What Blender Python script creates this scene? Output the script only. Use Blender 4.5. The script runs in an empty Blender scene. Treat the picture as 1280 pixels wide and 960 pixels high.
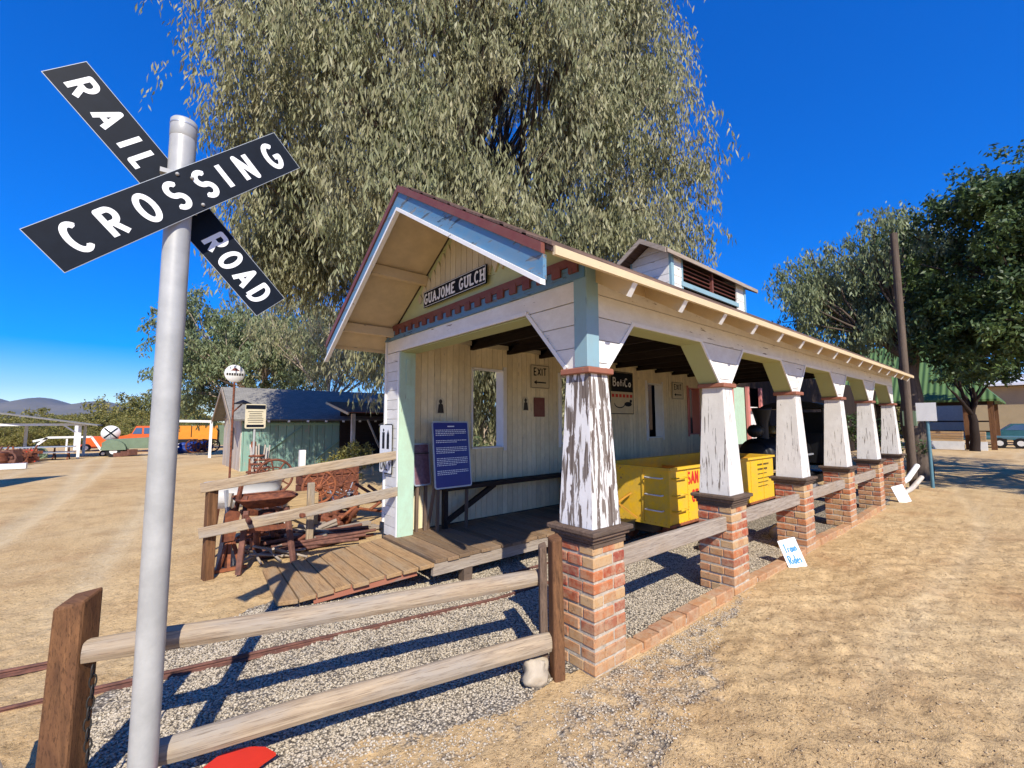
import bpy, math, random
import numpy as np
from mathutils import Vector, Matrix
random.seed(7); RNG=np.random.default_rng(11)
sc=bpy.context.scene; COL=sc.collection
R_=math.radians
V=Vector
# ------------------------------------------------------------------ mesh builder
class MB:
    def __init__(s): s.v=[]; s.f=[]; s.g=[]; s.sm=[]
    def add(s,vs,fs,gs=None,smooth=False):
        o=len(s.v); s.v+= [tuple(p) for p in vs]
        r=(random.random()*37,random.random()*37,random.random()*37)
        gs=gs or vs
        s.g+=[(p[0]+r[0],p[1]+r[1],p[2]+r[2]) for p in gs]
        s.f+=[tuple(i+o for i in f) for f in fs]; s.sm+=[smooth]*len(fs)
        return s
    def hexa(s,p,g=None):   # p: bottom 4 ccw, top 4
        return s.add(p,[(3,2,1,0),(4,5,6,7),(0,1,5,4),(1,2,6,5),(2,3,7,6),(3,0,4,7)],g)
    def box(s,c,d,rot=None,grain='x',bev=0):
        hx,hy,hz=d[0]/2,d[1]/2,d[2]/2
        if bev:
            return s._bev(c,(hx,hy,hz),rot,grain,bev)
        l=[V((x*hx,y*hy,z*hz)) for z in(-1,1) for x,y in((-1,-1),(1,-1),(1,1),(-1,1))]
        w=[(rot@p if rot else p)+V(c) for p in l]
        return s.hexa(w,[s.pg(p,grain) for p in l])
    def pg(s,p,grain): return {'x':(p[0],p[1],p[2]),'y':(p[1],p[0],p[2]),'z':(p[2],p[1],p[0])}[grain]
    def _bev(s,c,h,rot,grain,b):
        l=[];fs=[];idx={}
        for sx in(-1,1):
            for sy in(-1,1):
                for sz in(-1,1):
                    for ax in range(3):
                        p=[sx*h[0],sy*h[1],sz*h[2]]
                        for k in range(3):
                            if k!=ax: p[k]-=b*(sx,sy,sz)[k]
                        idx[(sx,sy,sz,ax)]=len(l); l.append(V(p))
        S=(-1,1)
        for ax in range(3):
            o=[k for k in range(3) if k!=ax]
            for sg in S:
                q=[]
                for a,b2 in((-1,-1),(1,-1),(1,1),(-1,1)):
                    k=[0,0,0]; k[ax]=sg;k[o[0]]=a;k[o[1]]=b2; q.append(idx[(k[0],k[1],k[2],ax)])
                fs.append(q)
        for ax in range(3):   # edges along ax
            o=[k for k in range(3) if k!=ax]
            for a in S:
                for b2 in S:
                    k0=[0,0,0];k1=[0,0,0];k0[o[0]]=k1[o[0]]=a;k0[o[1]]=k1[o[1]]=b2;k0[ax]=-1;k1[ax]=1
                    fs.append([idx[(*k0,o[0])],idx[(*k1,o[0])],idx[(*k1,o[1])],idx[(*k0,o[1])]])
        for sx in S:
            for sy in S:
                for sz in S: fs.append([idx[(sx,sy,sz,k)] for k in range(3)])
        w=[(rot@p if rot else p)+V(c) for p in l]
        ctr=V(c); nf=[]
        for f in fs:
            n=(w[f[1]]-w[f[0]]).cross(w[f[2]]-w[f[0]]); m=sum((w[i] for i in f),V())/len(f)
            nf.append(f if n.dot(m-ctr)>0 else f[::-1])
        return s.add(w,nf,[s.pg(p,grain) for p in l])
    def beam(s,a,b,w,h,up=(0,0,1),bev=0,seg=1,wob=0,taper=1):
        a=V(a);b=V(b);d=(b-a);L=d.length;d.normalize();u=V(up)
        r=d.cross(u)
        if r.length<1e-4: u=V((0,1,0)); r=d.cross(u)
        r.normalize();u=r.cross(d)
        if seg==1 and not bev:
            l=[];g=[]
            for t in(0,1):
                p=a+d*L*t; k=1 if t==0 else taper
                for i,j in((-1,-1),(1,-1),(1,1),(-1,1)):
                    l.append(p+r*(i*w/2*k)+u*(j*h/2*k)); g.append((L*t,i*w/2,j*h/2))
            return s.add(l,[(0,1,2,3),(7,6,5,4),(4,5,1,0),(5,6,2,1),(6,7,3,2),(7,4,0,3)],g)
        # rounded, irregular (split rail)
        prof=[];bb=bev or .25*min(w,h)
        for cx,cy,a0 in((w/2-bb,h/2-bb,0),(-w/2+bb,h/2-bb,90),(-w/2+bb,-h/2+bb,180),(w/2-bb,-h/2+bb,270)):
            for k in range(3): q=R_(a0+45*k); prof.append((cx+bb*math.cos(q),cy+bb*math.sin(q)))
        n=len(prof);l=[];g=[];fs=[];ph=random.random()*9
        for t in range(seg+1):
            f=t/seg; k=1+(taper-1)*f
            ox=wob*math.sin(ph+f*5.1)+wob*.4*math.sin(ph*3+f*13); oy=wob*math.sin(ph*2+f*4.3)
            k*=1+wob*2*math.sin(f*9+ph); e=.93 if t in(0,seg) else 1
            p=a+d*L*f+r*ox+u*oy
            for x,y in prof: l.append(p+r*x*k*e+u*y*k*e); g.append((L*f,x,y))
        for t in range(seg):
            for i in range(n):
                j=(i+1)%n; fs.append((t*n+i,t*n+j,(t+1)*n+j,(t+1)*n+i))
        fs.append(tuple(range(n-1,-1,-1)));fs.append(tuple(seg*n+i for i in range(n)))
        return s.add(l,fs,g)
    def tube(s,pts,rad,n=10,caps=True,smooth=True):
        pts=[V(p) for p in pts]
        if not hasattr(rad,'__len__'): rad=[rad]*len(pts)
        l=[];g=[];fs=[];L=0;prev=None
        for i,p in enumerate(pts):
            d=(pts[min(i+1,len(pts)-1)]-pts[max(i-1,0)]).normalized()
            if prev is None:
                u=V((0,0,1)) if abs(d.z)<.9 else V((1,0,0)); r=d.cross(u).normalized()
            else:
                r=prev-d*prev.dot(d); r=r.normalized() if r.length>1e-5 else d.orthogonal().normalized()
            prev=r; u=d.cross(r)
            if i: L+=(p-pts[i-1]).length
            for k in range(n):
                a=2*math.pi*k/n; l.append(p+(r*math.cos(a)+u*math.sin(a))*rad[i]); g.append((L,rad[i]*math.cos(a),rad[i]*math.sin(a)))
        for i in range(len(pts)-1):
            for k in range(n):
                j=(k+1)%n; fs.append((i*n+k,i*n+j,(i+1)*n+j,(i+1)*n+k))
        s.add(l,fs,g,smooth)
        if caps:
            s.add(l[:n],[tuple(range(n-1,-1,-1))]); s.add(l[-n:],[tuple(range(n))])
        return s
    def lathe(s,prof,c,axis='z',n=20,smooth=True):
        l=[];fs=[];m=len(prof)
        for k in range(n):
            a=2*math.pi*k/n
            for r,h in prof:
                p={'z':(r*math.cos(a),r*math.sin(a),h),'x':(h,r*math.cos(a),r*math.sin(a)),'y':(r*math.sin(a),h,r*math.cos(a))}[axis]
                l.append((p[0]+c[0],p[1]+c[1],p[2]+c[2]))
        for k in range(n):
            j=(k+1)%n
            for i in range(m-1): fs.append((k*m+i,j*m+i,j*m+i+1,k*m+i+1))
        return s.add(l,fs,None,smooth)
    def sph(s,c,r,n=12,sq=(1,1,1)):
        prof=[(max(1e-4,r*math.sin(math.pi*i/n)),-r*math.cos(math.pi*i/n)) for i in range(n+1)]
        t=MB(); t.lathe(prof,(0,0,0),'z',n*2)
        return s.add([(p[0]*sq[0]+c[0],p[1]*sq[1]+c[1],p[2]*sq[2]+c[2]) for p in t.v],t.f,None,True)
    def prism(s,poly,o,u,v,n,t,grain='u'):   # convex/any polygon in (u,v), extruded along n by t
        o,u,v,n=V(o),V(u),V(v),V(n); k=len(poly)
        if k<3: return s
        area=sum(poly[i][0]*poly[(i+1)%k][1]-poly[(i+1)%k][0]*poly[i][1] for i in range(k))
        if area<0: poly=poly[::-1]
        if u.cross(v).dot(n)<0: poly=poly[::-1]
        l=[o+u*a+v*b for a,b in poly]; l2=[p+n*t for p in l]
        g=[(a,b,0) if grain=='u' else (b,a,0) for a,b in poly]; g2=[(a,b,t) for a,b,_ in g]
        fs=[tuple(range(k-1,-1,-1)),tuple(range(k,2*k))]+[(i,(i+1)%k,(i+1)%k+k,i+k) for i in range(k)]
        return s.add(l+l2,fs,g+g2)
    def build(s,name,mat,parent=None,loc=None,bevel=0):
        off=V((0,0,0))
        if parent is not None: off=WL(parent)
        elif loc is not None: off=V(loc)
        me=bpy.data.meshes.new(name)
        vs=[(p[0]-off[0],p[1]-off[1],p[2]-off[2]) for p in s.v]
        me.from_pydata(vs,[],s.f); me.update()
        at=me.attributes.new('gc','FLOAT_VECTOR','POINT'); at.data.foreach_set('vector',np.array(s.g,dtype=np.float32).ravel())
        me.polygons.foreach_set('use_smooth',s.sm)
        o=bpy.data.objects.new(name,me); COL.objects.link(o)
        if parent is not None: o.parent=parent
        elif loc is not None: o.location=loc
        if mat: me.materials.append(mat)
        if bevel:
            b=o.modifiers.new('b','BEVEL'); b.width=bevel; b.segments=2; b.limit_method='ANGLE'
        return o
def WL(o):
    p=V((0,0,0))
    while o is not None: p=p+V(o.location); o=o.parent
    return p
def clip(poly,a,b,c):   # keep a*x+b*y>=c
    out=[];n=len(poly)
    for i in range(n):
        p,q=poly[i],poly[(i+1)%n]; dp=a*p[0]+b*p[1]-c; dq=a*q[0]+b*q[1]-c
        if dp>=0: out.append(p)
        if (dp>=0)!=(dq>=0):
            t=dp/(dp-dq); out.append((p[0]+(q[0]-p[0])*t,p[1]+(q[1]-p[1])*t))
    return out
def boards(m,poly,o,u,v,n,axis,pitch,gap,t,ph=0,jit=.002,lap=0):
    """slice a convex polygon into boards; axis 'v' = horizontal boards stacked along v"""
    k=1 if axis=='v' else 0
    lo=min(p[k] for p in poly);hi=max(p[k] for p in poly)
    i=math.floor((lo-ph)/pitch)
    while ph+i*pitch<hi:
        a=ph+i*pitch+gap/2; b=ph+(i+1)*pitch-gap/2
        q=clip(poly,*((0,1,a) if k else (1,0,a))); q=clip(q,*((0,-1,-b) if k else (-1,0,-b))) if len(q)>2 else q
        if len(q)>2:
            m.prism(q,V(o)+V(n)*random.uniform(-jit,jit),u,v,n,t,'u' if k else 'v')
        i+=1
# ------------------------------------------------------------------ object helpers
def thing(name,label,cat,loc=(0,0,0),group=None):
    o=bpy.data.objects.new(name,None); COL.objects.link(o); o.location=loc; o.empty_display_size=.1
    o['label']=label;o['category']=cat
    if group:o['group']=group
    return o
def tag(o,label,cat,group=None,kind=None):
    o['label']=label;o['category']=cat
    if group:o['group']=group
    if kind:o['kind']=kind
    return o
def dup(root,loc,rotz=0,label=None,scale=1):
    r=root.copy();COL.objects.link(r);r.location=loc;r.rotation_euler=(0,0,rotz);r.scale=(scale,)*3
    if label:r['label']=label
    for ch in list(root.children):
        c=ch.copy();COL.objects.link(c);c.parent=r
        for g in list(ch.children):
            d=g.copy();COL.objects.link(d);d.parent=c
    return r
# ------------------------------------------------------------------ materials
class NT:
    def __init__(s,name):
        s.m=bpy.data.materials.new(name);s.m.use_nodes=True;s.t=s.m.node_tree;s.t.nodes.clear()
        s.out=s.n('ShaderNodeOutputMaterial');s.b=s.n('ShaderNodeBsdfPrincipled');s.l(s.b.outputs[0],s.out.inputs[0])
    def n(s,t,**k):
        o=s.t.nodes.new(t)
        for a,b in k.items():
            if a.startswith('i_'): o.inputs[a[2:].replace('_',' ')].default_value=b
            else:setattr(o,a,b)
        return o
    def l(s,a,b): s.t.links.new(a,b)
    def coord(s,kind='gc',scale=(1,1,1)):
        if kind=='gc': c=s.n('ShaderNodeAttribute',attribute_name='gc').outputs['Vector']
        else: c=s.n('ShaderNodeTexCoord').outputs['Object']
        m=s.n('ShaderNodeMapping');m.inputs['Scale'].default_value=scale;s.l(c,m.inputs['Vector']);return m.outputs[0]
    def noise(s,co,scale,detail=4,rough=.6,dist=0):
        o=s.n('ShaderNodeTexNoise');o.inputs['Scale'].default_value=scale;o.inputs['Detail'].default_value=detail;o.inputs['Roughness'].default_value=rough;o.inputs['Distortion'].default_value=dist
        s.l(co,o.inputs['Vector']);return o.outputs['Fac']
    def ramp(s,f,stops,interp='LINEAR'):
        o=s.n('ShaderNodeValToRGB');e=o.color_ramp.elements;o.color_ramp.interpolation=interp
        while len(e)<len(stops):e.new(.5)
        for x,(p,c) in zip(e,stops):
            x.position=p;x.color=(*c,1) if hasattr(c,'__len__') else (c,c,c,1)
        s.l(f,o.inputs[0]);return o.outputs[0]
    def mix(s,f,a,b,mode='MIX'):
        o=s.n('ShaderNodeMix',data_type='RGBA',blend_type=mode)
        for x,k in((f,0),(a,6),(b,7)):
            if hasattr(x,'is_linked'): s.l(x,o.inputs[k])
            elif k==0:o.inputs[0].default_value=x
            else:o.inputs[k].default_value=(*x,1)
        return o.outputs[2]
    def math(s,op,a,b=0,c=0):
        o=s.n('ShaderNodeMath',operation=op)
        for i,x in enumerate((a,b,c)):
            if hasattr(x,'is_linked'): s.l(x,o.inputs[i])
            else:o.inputs[i].default_value=x
        return o.outputs[0]
    def bump(s,h,strength=.5,dist=.01,prev=None):
        o=s.n('ShaderNodeBump');o.inputs['Strength'].default_value=strength;o.inputs['Distance'].default_value=dist;s.l(h,o.inputs['Height'])
        if prev is not None:s.l(prev,o.inputs['Normal'])
        return o.outputs[0]
    def fin(s,col,rough=.8,normal=None,spec=.3,metal=0):
        if hasattr(col,'is_linked'):s.l(col,s.b.inputs['Base Color'])
        else:s.b.inputs['Base Color'].default_value=(*col,1)
        if hasattr(rough,'is_linked'):s.l(rough,s.b.inputs['Roughness'])
        else:s.b.inputs['Roughness'].default_value=rough
        s.b.inputs['Specular IOR Level'].default_value=spec;s.b.inputs['Metallic'].default_value=metal
        if normal is not None:s.l(normal,s.b.inputs['Normal'])
        return s.m
    def island(s): return s.n('ShaderNodeNewGeometry').outputs['Random Per Island']
def lerp(a,b,t): return tuple(x+(y-x)*t for x,y in zip(a,b))
def wood(name,c1,c2,c3=None,isl=.35,bump=.35,scale=1,rough=.85):
    s=NT(name);co=s.coord('gc',(1.5*scale,28*scale,28*scale));g=s.noise(co,1.6,6,.65,.6)
    big=s.noise(s.coord('gc',(.8,3,3)),2,3)
    col=s.ramp(g,[(.3,c2),(.5,lerp(c1,c2,.4)),(.68,c1)])
    if c3:col=s.mix(s.ramp(big,[(.45,0.),(.62,1.)]),col,c3)
    fine=s.noise(s.coord('gc',(4,90,90)),2,3); col=s.mix(s.ramp(fine,[(.36,.55),(.46,0.)]),col,lerp(c2,(0,0,0),.5))
    i=s.ramp(s.island(),[(0,1-isl),(1,1+isl*.6)]); col=s.mix(1,col,i,'MULTIPLY')
    return s.fin(col,rough,s.bump(g,bump,.004,s.bump(fine,.4,.002)),.2)
def paint(name,c,under=(.16,.12,.09),amt=.25,isl=.08,rough=.55,streak=14,dirt=.25,dark=None):
    s=NT(name);co=s.coord('gc',(1.6,streak,streak))
    g=s.noise(co,2.2,7,.62,.5); m2=s.noise(s.coord('gc',(1,1,1)),1.3,3)
    f=s.math('ADD',g,s.math('MULTIPLY',s.math('SUBTRACT',m2,.5),.35))
    th=.28+amt*.32
    mask=s.ramp(f,[(th-.015,1.),(th+.01,0.)])
    gr=s.noise(s.coord('gc',(2,45,45)),1.5,4); uw=s.mix(s.ramp(gr,[(.35,0.),(.65,1.)]),under,lerp(under,(.45,.4,.34),.45))
    d=s.noise(s.coord('gc',(3,5,5)),2.2,5,.7); pc=s.mix(s.ramp(d,[(.42,dirt),(.66,0.)]),c,lerp(c,(.3,.24,.16),.55))
    col=s.mix(mask,pc,uw)
    col=s.mix(1,col,s.ramp(s.island(),[(0,1-isl),(1,1+isl)]),'MULTIPLY')
    return s.fin(col,s.ramp(mask,[(0,rough),(1,.9)]),s.bump(mask,-.6,.004,s.bump(gr,.15,.002)),.3)
def plain(name,c,rough=.6,metal=0,var=.15,sc_=6,spec=.4,bump=.1,c2=None,isl=0):
    s=NT(name);co=s.coord('gc');g=s.noise(co,sc_,5,.65)
    col=s.mix(s.ramp(g,[(.35,0.),(.68,1.)]),lerp(c,(0,0,0),var) if c2 is None else c2,c)
    if isl: col=s.mix(1,col,s.ramp(s.island(),[(0,1-isl),(1,1+isl)]),'MULTIPLY')
    return s.fin(col,rough,s.bump(g,bump,.004),spec,metal)
def rust(name,c=(.26,.09,.045),c2=(.09,.035,.025)):
    return plain(name,c,.85,0,0,14,.2,.5,c2)
def leafm(name,c1,c2,c3,trans=.25):
    s=NT(name);i=s.island();col=s.ramp(i,[(0,c2),(.45,c1),(.8,c1),(1,c3)])
    big=s.noise(s.coord('obj'),.9,3); col=s.mix(s.ramp(big,[(.4,0.),(.62,.55)]),col,c3)
    s.fin(col,.5,None,.35)
    tr=s.n('ShaderNodeBsdfTranslucent');s.l(col,tr.inputs[0]);mx=s.n('ShaderNodeMixShader');mx.inputs[0].default_value=trans
    s.l(s.b.outputs[0],mx.inputs[1]);s.l(tr.outputs[0],mx.inputs[2]);s.l(mx.outputs[0],s.out.inputs[0]);return s.m
M={}
M['white']=paint('white_clapboard_paint',(.78,.76,.70),amt=.16,dirt=.3)
M['whiteclean']=paint('white_trim_paint',(.82,.81,.77),amt=.05,dirt=.2)
M['peel']=paint('badly_peeling_white_paint',(.82,.80,.76),(.10,.07,.055),amt=.72,streak=13,dirt=.2)
M['peel2']=paint('peeling_white_paint',(.80,.77,.71),(.14,.11,.09),amt=.31,streak=26,dirt=.3)
M['cream']=paint('cream_wall_paint',(.62,.55,.37),amt=.08,dirt=.35,isl=.1)
M['innerwall']=paint('cream_board_paint',(.82,.71,.45),(.3,.24,.16),amt=.12,dirt=.4,isl=.12)
M['tan']=plain('tan_plywood',(.66,.53,.33),.8,0,.18,5,.2,.1)
M['tanb']=paint('tan_rafter_paint',(.66,.52,.31),amt=.08,dirt=.3)
M['blue']=paint('worn_blue_trim',(.085,.22,.36),(.02,.06,.10),amt=.42,streak=9,isl=.05,dirt=.3)
M['palebl']=paint('pale_blue_post',(.24,.40,.46),(.12,.26,.33),amt=.25,streak=9,isl=.05)
M['green']=paint('olive_green_soffit',(.38,.41,.20),amt=.06,dirt=.2)
M['gable']=paint('sage_green_gable',(.50,.56,.30),amt=.08,dirt=.25)
M['mint']=paint('mint_post_paint',(.44,.62,.47),amt=.12,dirt=.35)
M['maroon']=paint('oxide_red_trim',(.17,.045,.035),(.07,.03,.025),amt=.2)
M['collar']=paint('rusty_red_collar',(.32,.11,.065),(.14,.07,.05),amt=.3)
M['roofsh']=wood('cedar_shingle_edges',(.2,.13,.1),(.07,.05,.04),isl=.3)
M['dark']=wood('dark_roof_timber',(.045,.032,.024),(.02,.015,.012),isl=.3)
M['deck']=wood('deck_plank_wood',(.33,.215,.12),(.16,.10,.06),(.24,.17,.11),isl=.3,bump=.5)
M['ramp']=wood('ramp_plank_wood',(.52,.33,.16),(.28,.165,.08),(.40,.28,.16),isl=.3,bump=.5)
M['grey']=wood('weathered_grey_wood',(.42,.36,.29),(.23,.18,.14),(.34,.27,.20),isl=.12,bump=.6)
M['rail']=wood('weathered_rail_wood',(.46,.36,.24),(.24,.17,.11),(.33,.28,.22),isl=.1,bump=.5)
M['post']=wood('brown_post_wood',(.24,.115,.05),(.07,.035,.018),(.14,.065,.032),isl=.1,bump=.6,scale=.7)
M['cap']=wood('dark_weathered_cap_board',(.22,.15,.105),(.085,.055,.04),(.13,.095,.07),isl=.2,bump=.6)
M['galv']=plain('galvanised_pole',(.47,.47,.44),.42,.12,.22,7,.5,.25)
M['black']=plain('black_sign_face',(.006,.010,.018),.5,0,.3,20,.12,.02)
M['signwhite']=plain('white_sign_lettering',(.85,.86,.84),.35,0,.06,20,.5,.02)
M['alu']=plain('aluminium_sign_edge',(.40,.43,.45),.5,.2,.1,10)
M['rust']=rust('rusty_iron');M['rust2']=rust('orange_rust_iron',(.36,.12,.05),(.16,.06,.035));M['rust3']=rust('pinkish_rust_steel',(.22,.10,.07),(.10,.05,.04))
M['blackm']=plain('black_locomotive_paint',(.012,.012,.013),.45,.1,.2,12,.4)
M['yellow']=paint('yellow_ore_car_paint',(.82,.49,.012),(.30,.11,.03),amt=.10,streak=5,dirt=.45,isl=.02,rough=.45)
M['yellowin']=plain('orange_cart_lining',(.60,.28,.03),.6,0,.3,3,.3,.08)
M['red']=plain('bright_red_plate',(.62,.035,.015),.4,0,.1,8)
M['redlet']=plain('red_lettering_paint',(.60,.03,.02),.5,0,.1,8)
M['navy']=plain('navy_sign_face',(.018,.02,.20),.3,0,.1,8,.5,.02)
M['plum']=plain('plum_sign_face',(.10,.045,.06),.4,0,.3,30,.5,.05,(.2,.1,.12))
M['steel']=plain('grey_steel_edge',(.45,.47,.5),.4,.5,.1,8)
M['pink']=paint('pink_window_frame',(.60,.20,.17),amt=.1)
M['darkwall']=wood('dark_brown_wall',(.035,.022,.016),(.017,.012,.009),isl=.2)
M['shingle']=None
M['concrete']=plain('pale_concrete',(.62,.60,.55),.9,0,.15,7,.2,.3)
M['rock']=plain('pale_boulder_stone',(.50,.42,.31),.9,0,.3,9,.2,.6)
M['orange']=plain('orange_truck_paint',(.70,.12,.02),.45,0,.15,4)
M['oran2']=plain('orange_trailer_paint',(.85,.30,.03),.5,0,.15,4)
M['glass']=plain('blue_cab_glass',(.05,.12,.25),.1,0,.1,4,.6)
M['dgreen']=plain('faded_green_paint',(.16,.22,.14),.6,0,.2,4)
M['tyre']=plain('tyre_rubber',(.02,.02,.02),.8,0,.2,8,.2)
M['bluet']=plain('blue_tarp',(.03,.07,.3),.5,0,.3,5,.3,.3)
M['teal']=plain('teal_car_paint',(.03,.13,.16),.35,0,.2,4,.5)
M['tealpost']=plain('teal_painted_steel',(.10,.22,.27),.5,0,.2,8)
M['beige']=plain('beige_metal_siding',(.42,.32,.17),.7,0,.12,1.5)
M['roofwhite']=plain('white_metal_roofing',(.75,.76,.76),.5,0,.1,2)
M['bark']=wood('grey_brown_bark',(.16,.12,.09),(.06,.045,.035),isl=.1,bump=1,scale=.35)
M['palebark']=wood('pale_eucalyptus_bark',(.55,.46,.36),(.32,.25,.19),isl=.1,bump=.5,scale=.3)
M['mirrorpl']=plain('brass_plate',(.25,.18,.06),.4,.5,.2,8)
M['poly']=plain('olive_planter_plastic',(.30,.33,.18),.6,0,.2,5)
M['enamel']=plain('white_enamel',(.78,.78,.75),.3,0,.12,4,.5)
M['tan2']=wood('pale_box_wood',(.50,.36,.19),(.32,.22,.12),isl=.15)
M['chain']=plain('dark_iron_chain',(.05,.045,.04),.6,.5,.2,10)
M['grnroof']=None
# brick
s=NT('fired_brick');co=s.coord('gc');n1=s.noise(co,14,5,.7)
bc=s.ramp(s.island(),[(0,(.36,.085,.04)),(.2,(.46,.15,.06)),(.38,(.30,.07,.045)),(.55,(.44,.22,.10)),(.72,(.50,.30,.14)),(.86,(.40,.10,.05)),(1,(.56,.36,.19))],'CONSTANT')
sz=s.n('ShaderNodeSeparateXYZ');s.l(s.n('ShaderNodeTexCoord').outputs['Object'],sz.inputs[0])
zf=s.math('ADD',sz.outputs[2],s.math('MULTIPLY',s.math('SUBTRACT',s.noise(s.coord('obj'),3.5,3),.5),.5))
bc=s.mix(s.ramp(zf,[(.05,.55),(.45,.0)]),bc,(.47,.32,.15))
bc=s.mix(s.ramp(n1,[(.40,.5),(.60,0.)]),bc,(.50,.38,.24));bc=s.mix(s.ramp(s.noise(co,60,3),[(.3,.5),(.42,0.)]),bc,(.08,.04,.03))
M['brick']=s.fin(bc,.9,s.bump(n1,.7,.006),.15)
s=NT('lime_mortar');M['mortar']=s.fin(s.ramp(s.noise(s.coord('gc'),25,4),[(.3,(.34,.29,.22)),(.7,(.58,.51,.41))]),.95,s.bump(s.noise(s.coord('gc'),60,4),.8,.006),.1)
# asphalt shingle
s=NT('grey_asphalt_shingle');co=s.coord('obj');br=s.n('ShaderNodeTexBrick');br.inputs['Scale'].default_value=3.2;br.inputs['Mortar Size'].default_value=.012
br.inputs['Color1'].default_value=(.20,.19,.17,1);br.inputs['Color2'].default_value=(.30,.285,.25,1);br.inputs['Mortar'].default_value=(.04,.04,.04,1);s.l(co,br.inputs['Vector'])
M['shingle']=s.fin(s.mix(s.noise(co,40,3),br.outputs[0],(.22,.21,.19)),.95,None,.1)
# green corrugated roof
s=NT('green_ribbed_roof');co=s.coord('obj');w=s.n('ShaderNodeTexWave',bands_direction='Y');w.inputs['Scale'].default_value=1.2;s.l(co,w.inputs['Vector'])
M['grnroof']=s.fin(s.mix(s.noise(co,.7,4),(.05,.115,.03),(.11,.18,.055)),.6,s.bump(w.outputs['Fac'],.8,.06),.3)
# barn paint: faded green boards
M['barngr']=paint('faded_mint_boards',(.20,.37,.31),(.3,.3,.25),amt=.3,dirt=.4,isl=.15,streak=10)
M['barnwh']=wood('bleached_grey_boards',(.62,.57,.50),(.38,.33,.28),(.50,.38,.25),isl=.15,bump=.4,scale=.5)
M['gumleaf']=leafm('eucalyptus_leaf',(.29,.305,.155),(.12,.135,.06),(.42,.38,.22),.32)
M['gumleaf2']=leafm('blue_green_gum_leaf',(.17,.22,.105),(.07,.11,.05),(.28,.30,.15),.28)
M['darkleaf']=leafm('dark_green_leaf',(.05,.095,.03),(.02,.045,.015),(.13,.18,.05),.22)
M['scrub']=leafm('scrub_leaf',(.21,.21,.05),(.08,.10,.03),(.32,.25,.07),.25)
# ------------------------------------------------------------------ terrain
def sstep(a,b,x):
    t=np.clip((x-a)/(b-a),0,1);return t*t*(3-2*t)
def vnoise(x,y,seed=0):
    xi=np.floor(x).astype(np.int64);yi=np.floor(y).astype(np.int64);xf=x-xi;yf=y-yi
    def h(a,b):
        n=(a*374761393+b*668265263+seed*1442695041)&0x7fffffff
        n=((n^(n>>13))*1274126177)&0x7fffffff
        return ((n^(n>>16))&0xffff)/65535.
    u=xf*xf*(3-2*xf);v=yf*yf*(3-2*yf)
    return (h(xi,yi)*(1-u)+h(xi+1,yi)*u)*(1-v)+(h(xi,yi+1)*(1-u)+h(xi+1,yi+1)*u)*v
def inpoly(x,y,P):
    c=np.zeros(x.shape,bool);n=len(P)
    for i in range(n):
        x1,y1=P[i];x2,y2=P[(i+1)%n]
        if y1==y2:continue
        k=((y1>y)!=(y2>y))&(x<(x2-x1)*(y-y1)/(y2-y1)+x1);c^=k
    return c
GRAV=[[(-.3,2.45),(.7,2.25),(2.0,2.05),(2.3,2.02),(12.4,2.02),(12.4,5),(2.2,5.0),(1.9,4.3),(1.0,4.55),(.3,4.3),(-.15,3.4)],]
STRIP=[(1.15,1.15),(2.2,1.25),(3.4,1.62),(4.6,1.84),(2.6,1.86),(1.8,1.9)]
STRIP2=[(-.2,2.0),(.9,1.75),(1.6,1.9),(1.9,2.05),(.7,2.3),(-.2,2.5)]
def rut(x,y):
    r=np.zeros_like(x)
    for c,a,p in((-2.6,.7,.0),(-1.1,.7,.0),(-4.4,1.0,.6),(-2.9,1.0,.6)):
        q=x-(c+a*np.sin(y*.11+p)+.05*y);r=r+np.exp(-(q/.16)**2)*(x<2)*sstep(4.0,6.0,y)
    for c,s_ in((.35,.05),(-1.0,.05),(-2.2,-.06),(-3.6,-.06)):
        q=y-(c+s_*x+.22*np.sin(x*.5));r=r+np.exp(-(q/.11)**2)*sstep(2.4,4.5,x)*.5
    return r
def gz(x,y):
    x=np.asarray(x,float);y=np.asarray(y,float)
    z=-.55*sstep(17,42,y)*(1-sstep(20,40,x))-.018*rut(x,y)
    near=np.exp(-((x-2.5)**2+(y-2)**2)/160)
    b=(vnoise(x*.9,y*.9,1)-.5)*.05+(vnoise(x*2.3,y*2.3,2)-.5)*.035
    f=(vnoise(x*5,y*5,3)-.5)*.018+(vnoise(x*11+y*3,y*11,4)-.5)*.022+(vnoise(x*21,y*17,6)-.5)*.020
    under=((x>2.0)&(x<12.7)&(y>2.0)&(y<5.4))
    dirt=(1-sstep(1.55,1.95,y)) if True else 1
    dirt=np.where(x<1.6,.45,dirt)
    q=b*np.where(under,.1,.35+.5*dirt)+f*np.where(under,.25,.3+.9*dirt)
    return z+q*near+(vnoise(x*.12,y*.12,5)-.5)*.08*(1-near)
def gzz(x,y): return float(gz(np.array([x]),np.array([y]))[0])
def axis(c,n,a,L):
    t=np.linspace(-1,1,n);k=math.asinh(L/a);return c+a*np.sinh(t*k)
def axis2(a,b,d,lo,hi):
    m=np.arange(a,b,d);g=1.075
    def out(s,e):
        r=[];st=d;p=s
        while p<e: st*=g;p+=st;r.append(p)
        return r
    return np.array([-q for q in out(-a,-lo)][::-1]+list(m)+out(m[-1],hi))
xs=axis2(-1.2,9.0,.026,-5600,5600);ys=axis2(-3.2,5.6,.026,-6500,6500)
X,Y=np.meshgrid(xs,ys);Z=gz(X,Y)
nx,ny=len(xs),len(ys)
co=np.stack([X,Y,Z],-1).reshape(-1,3)
ii=np.arange(nx*ny).reshape(ny,nx);q=np.stack([ii[:-1,:-1],ii[:-1,1:],ii[1:,1:],ii[1:,:-1]],-1).reshape(-1,4)
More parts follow.
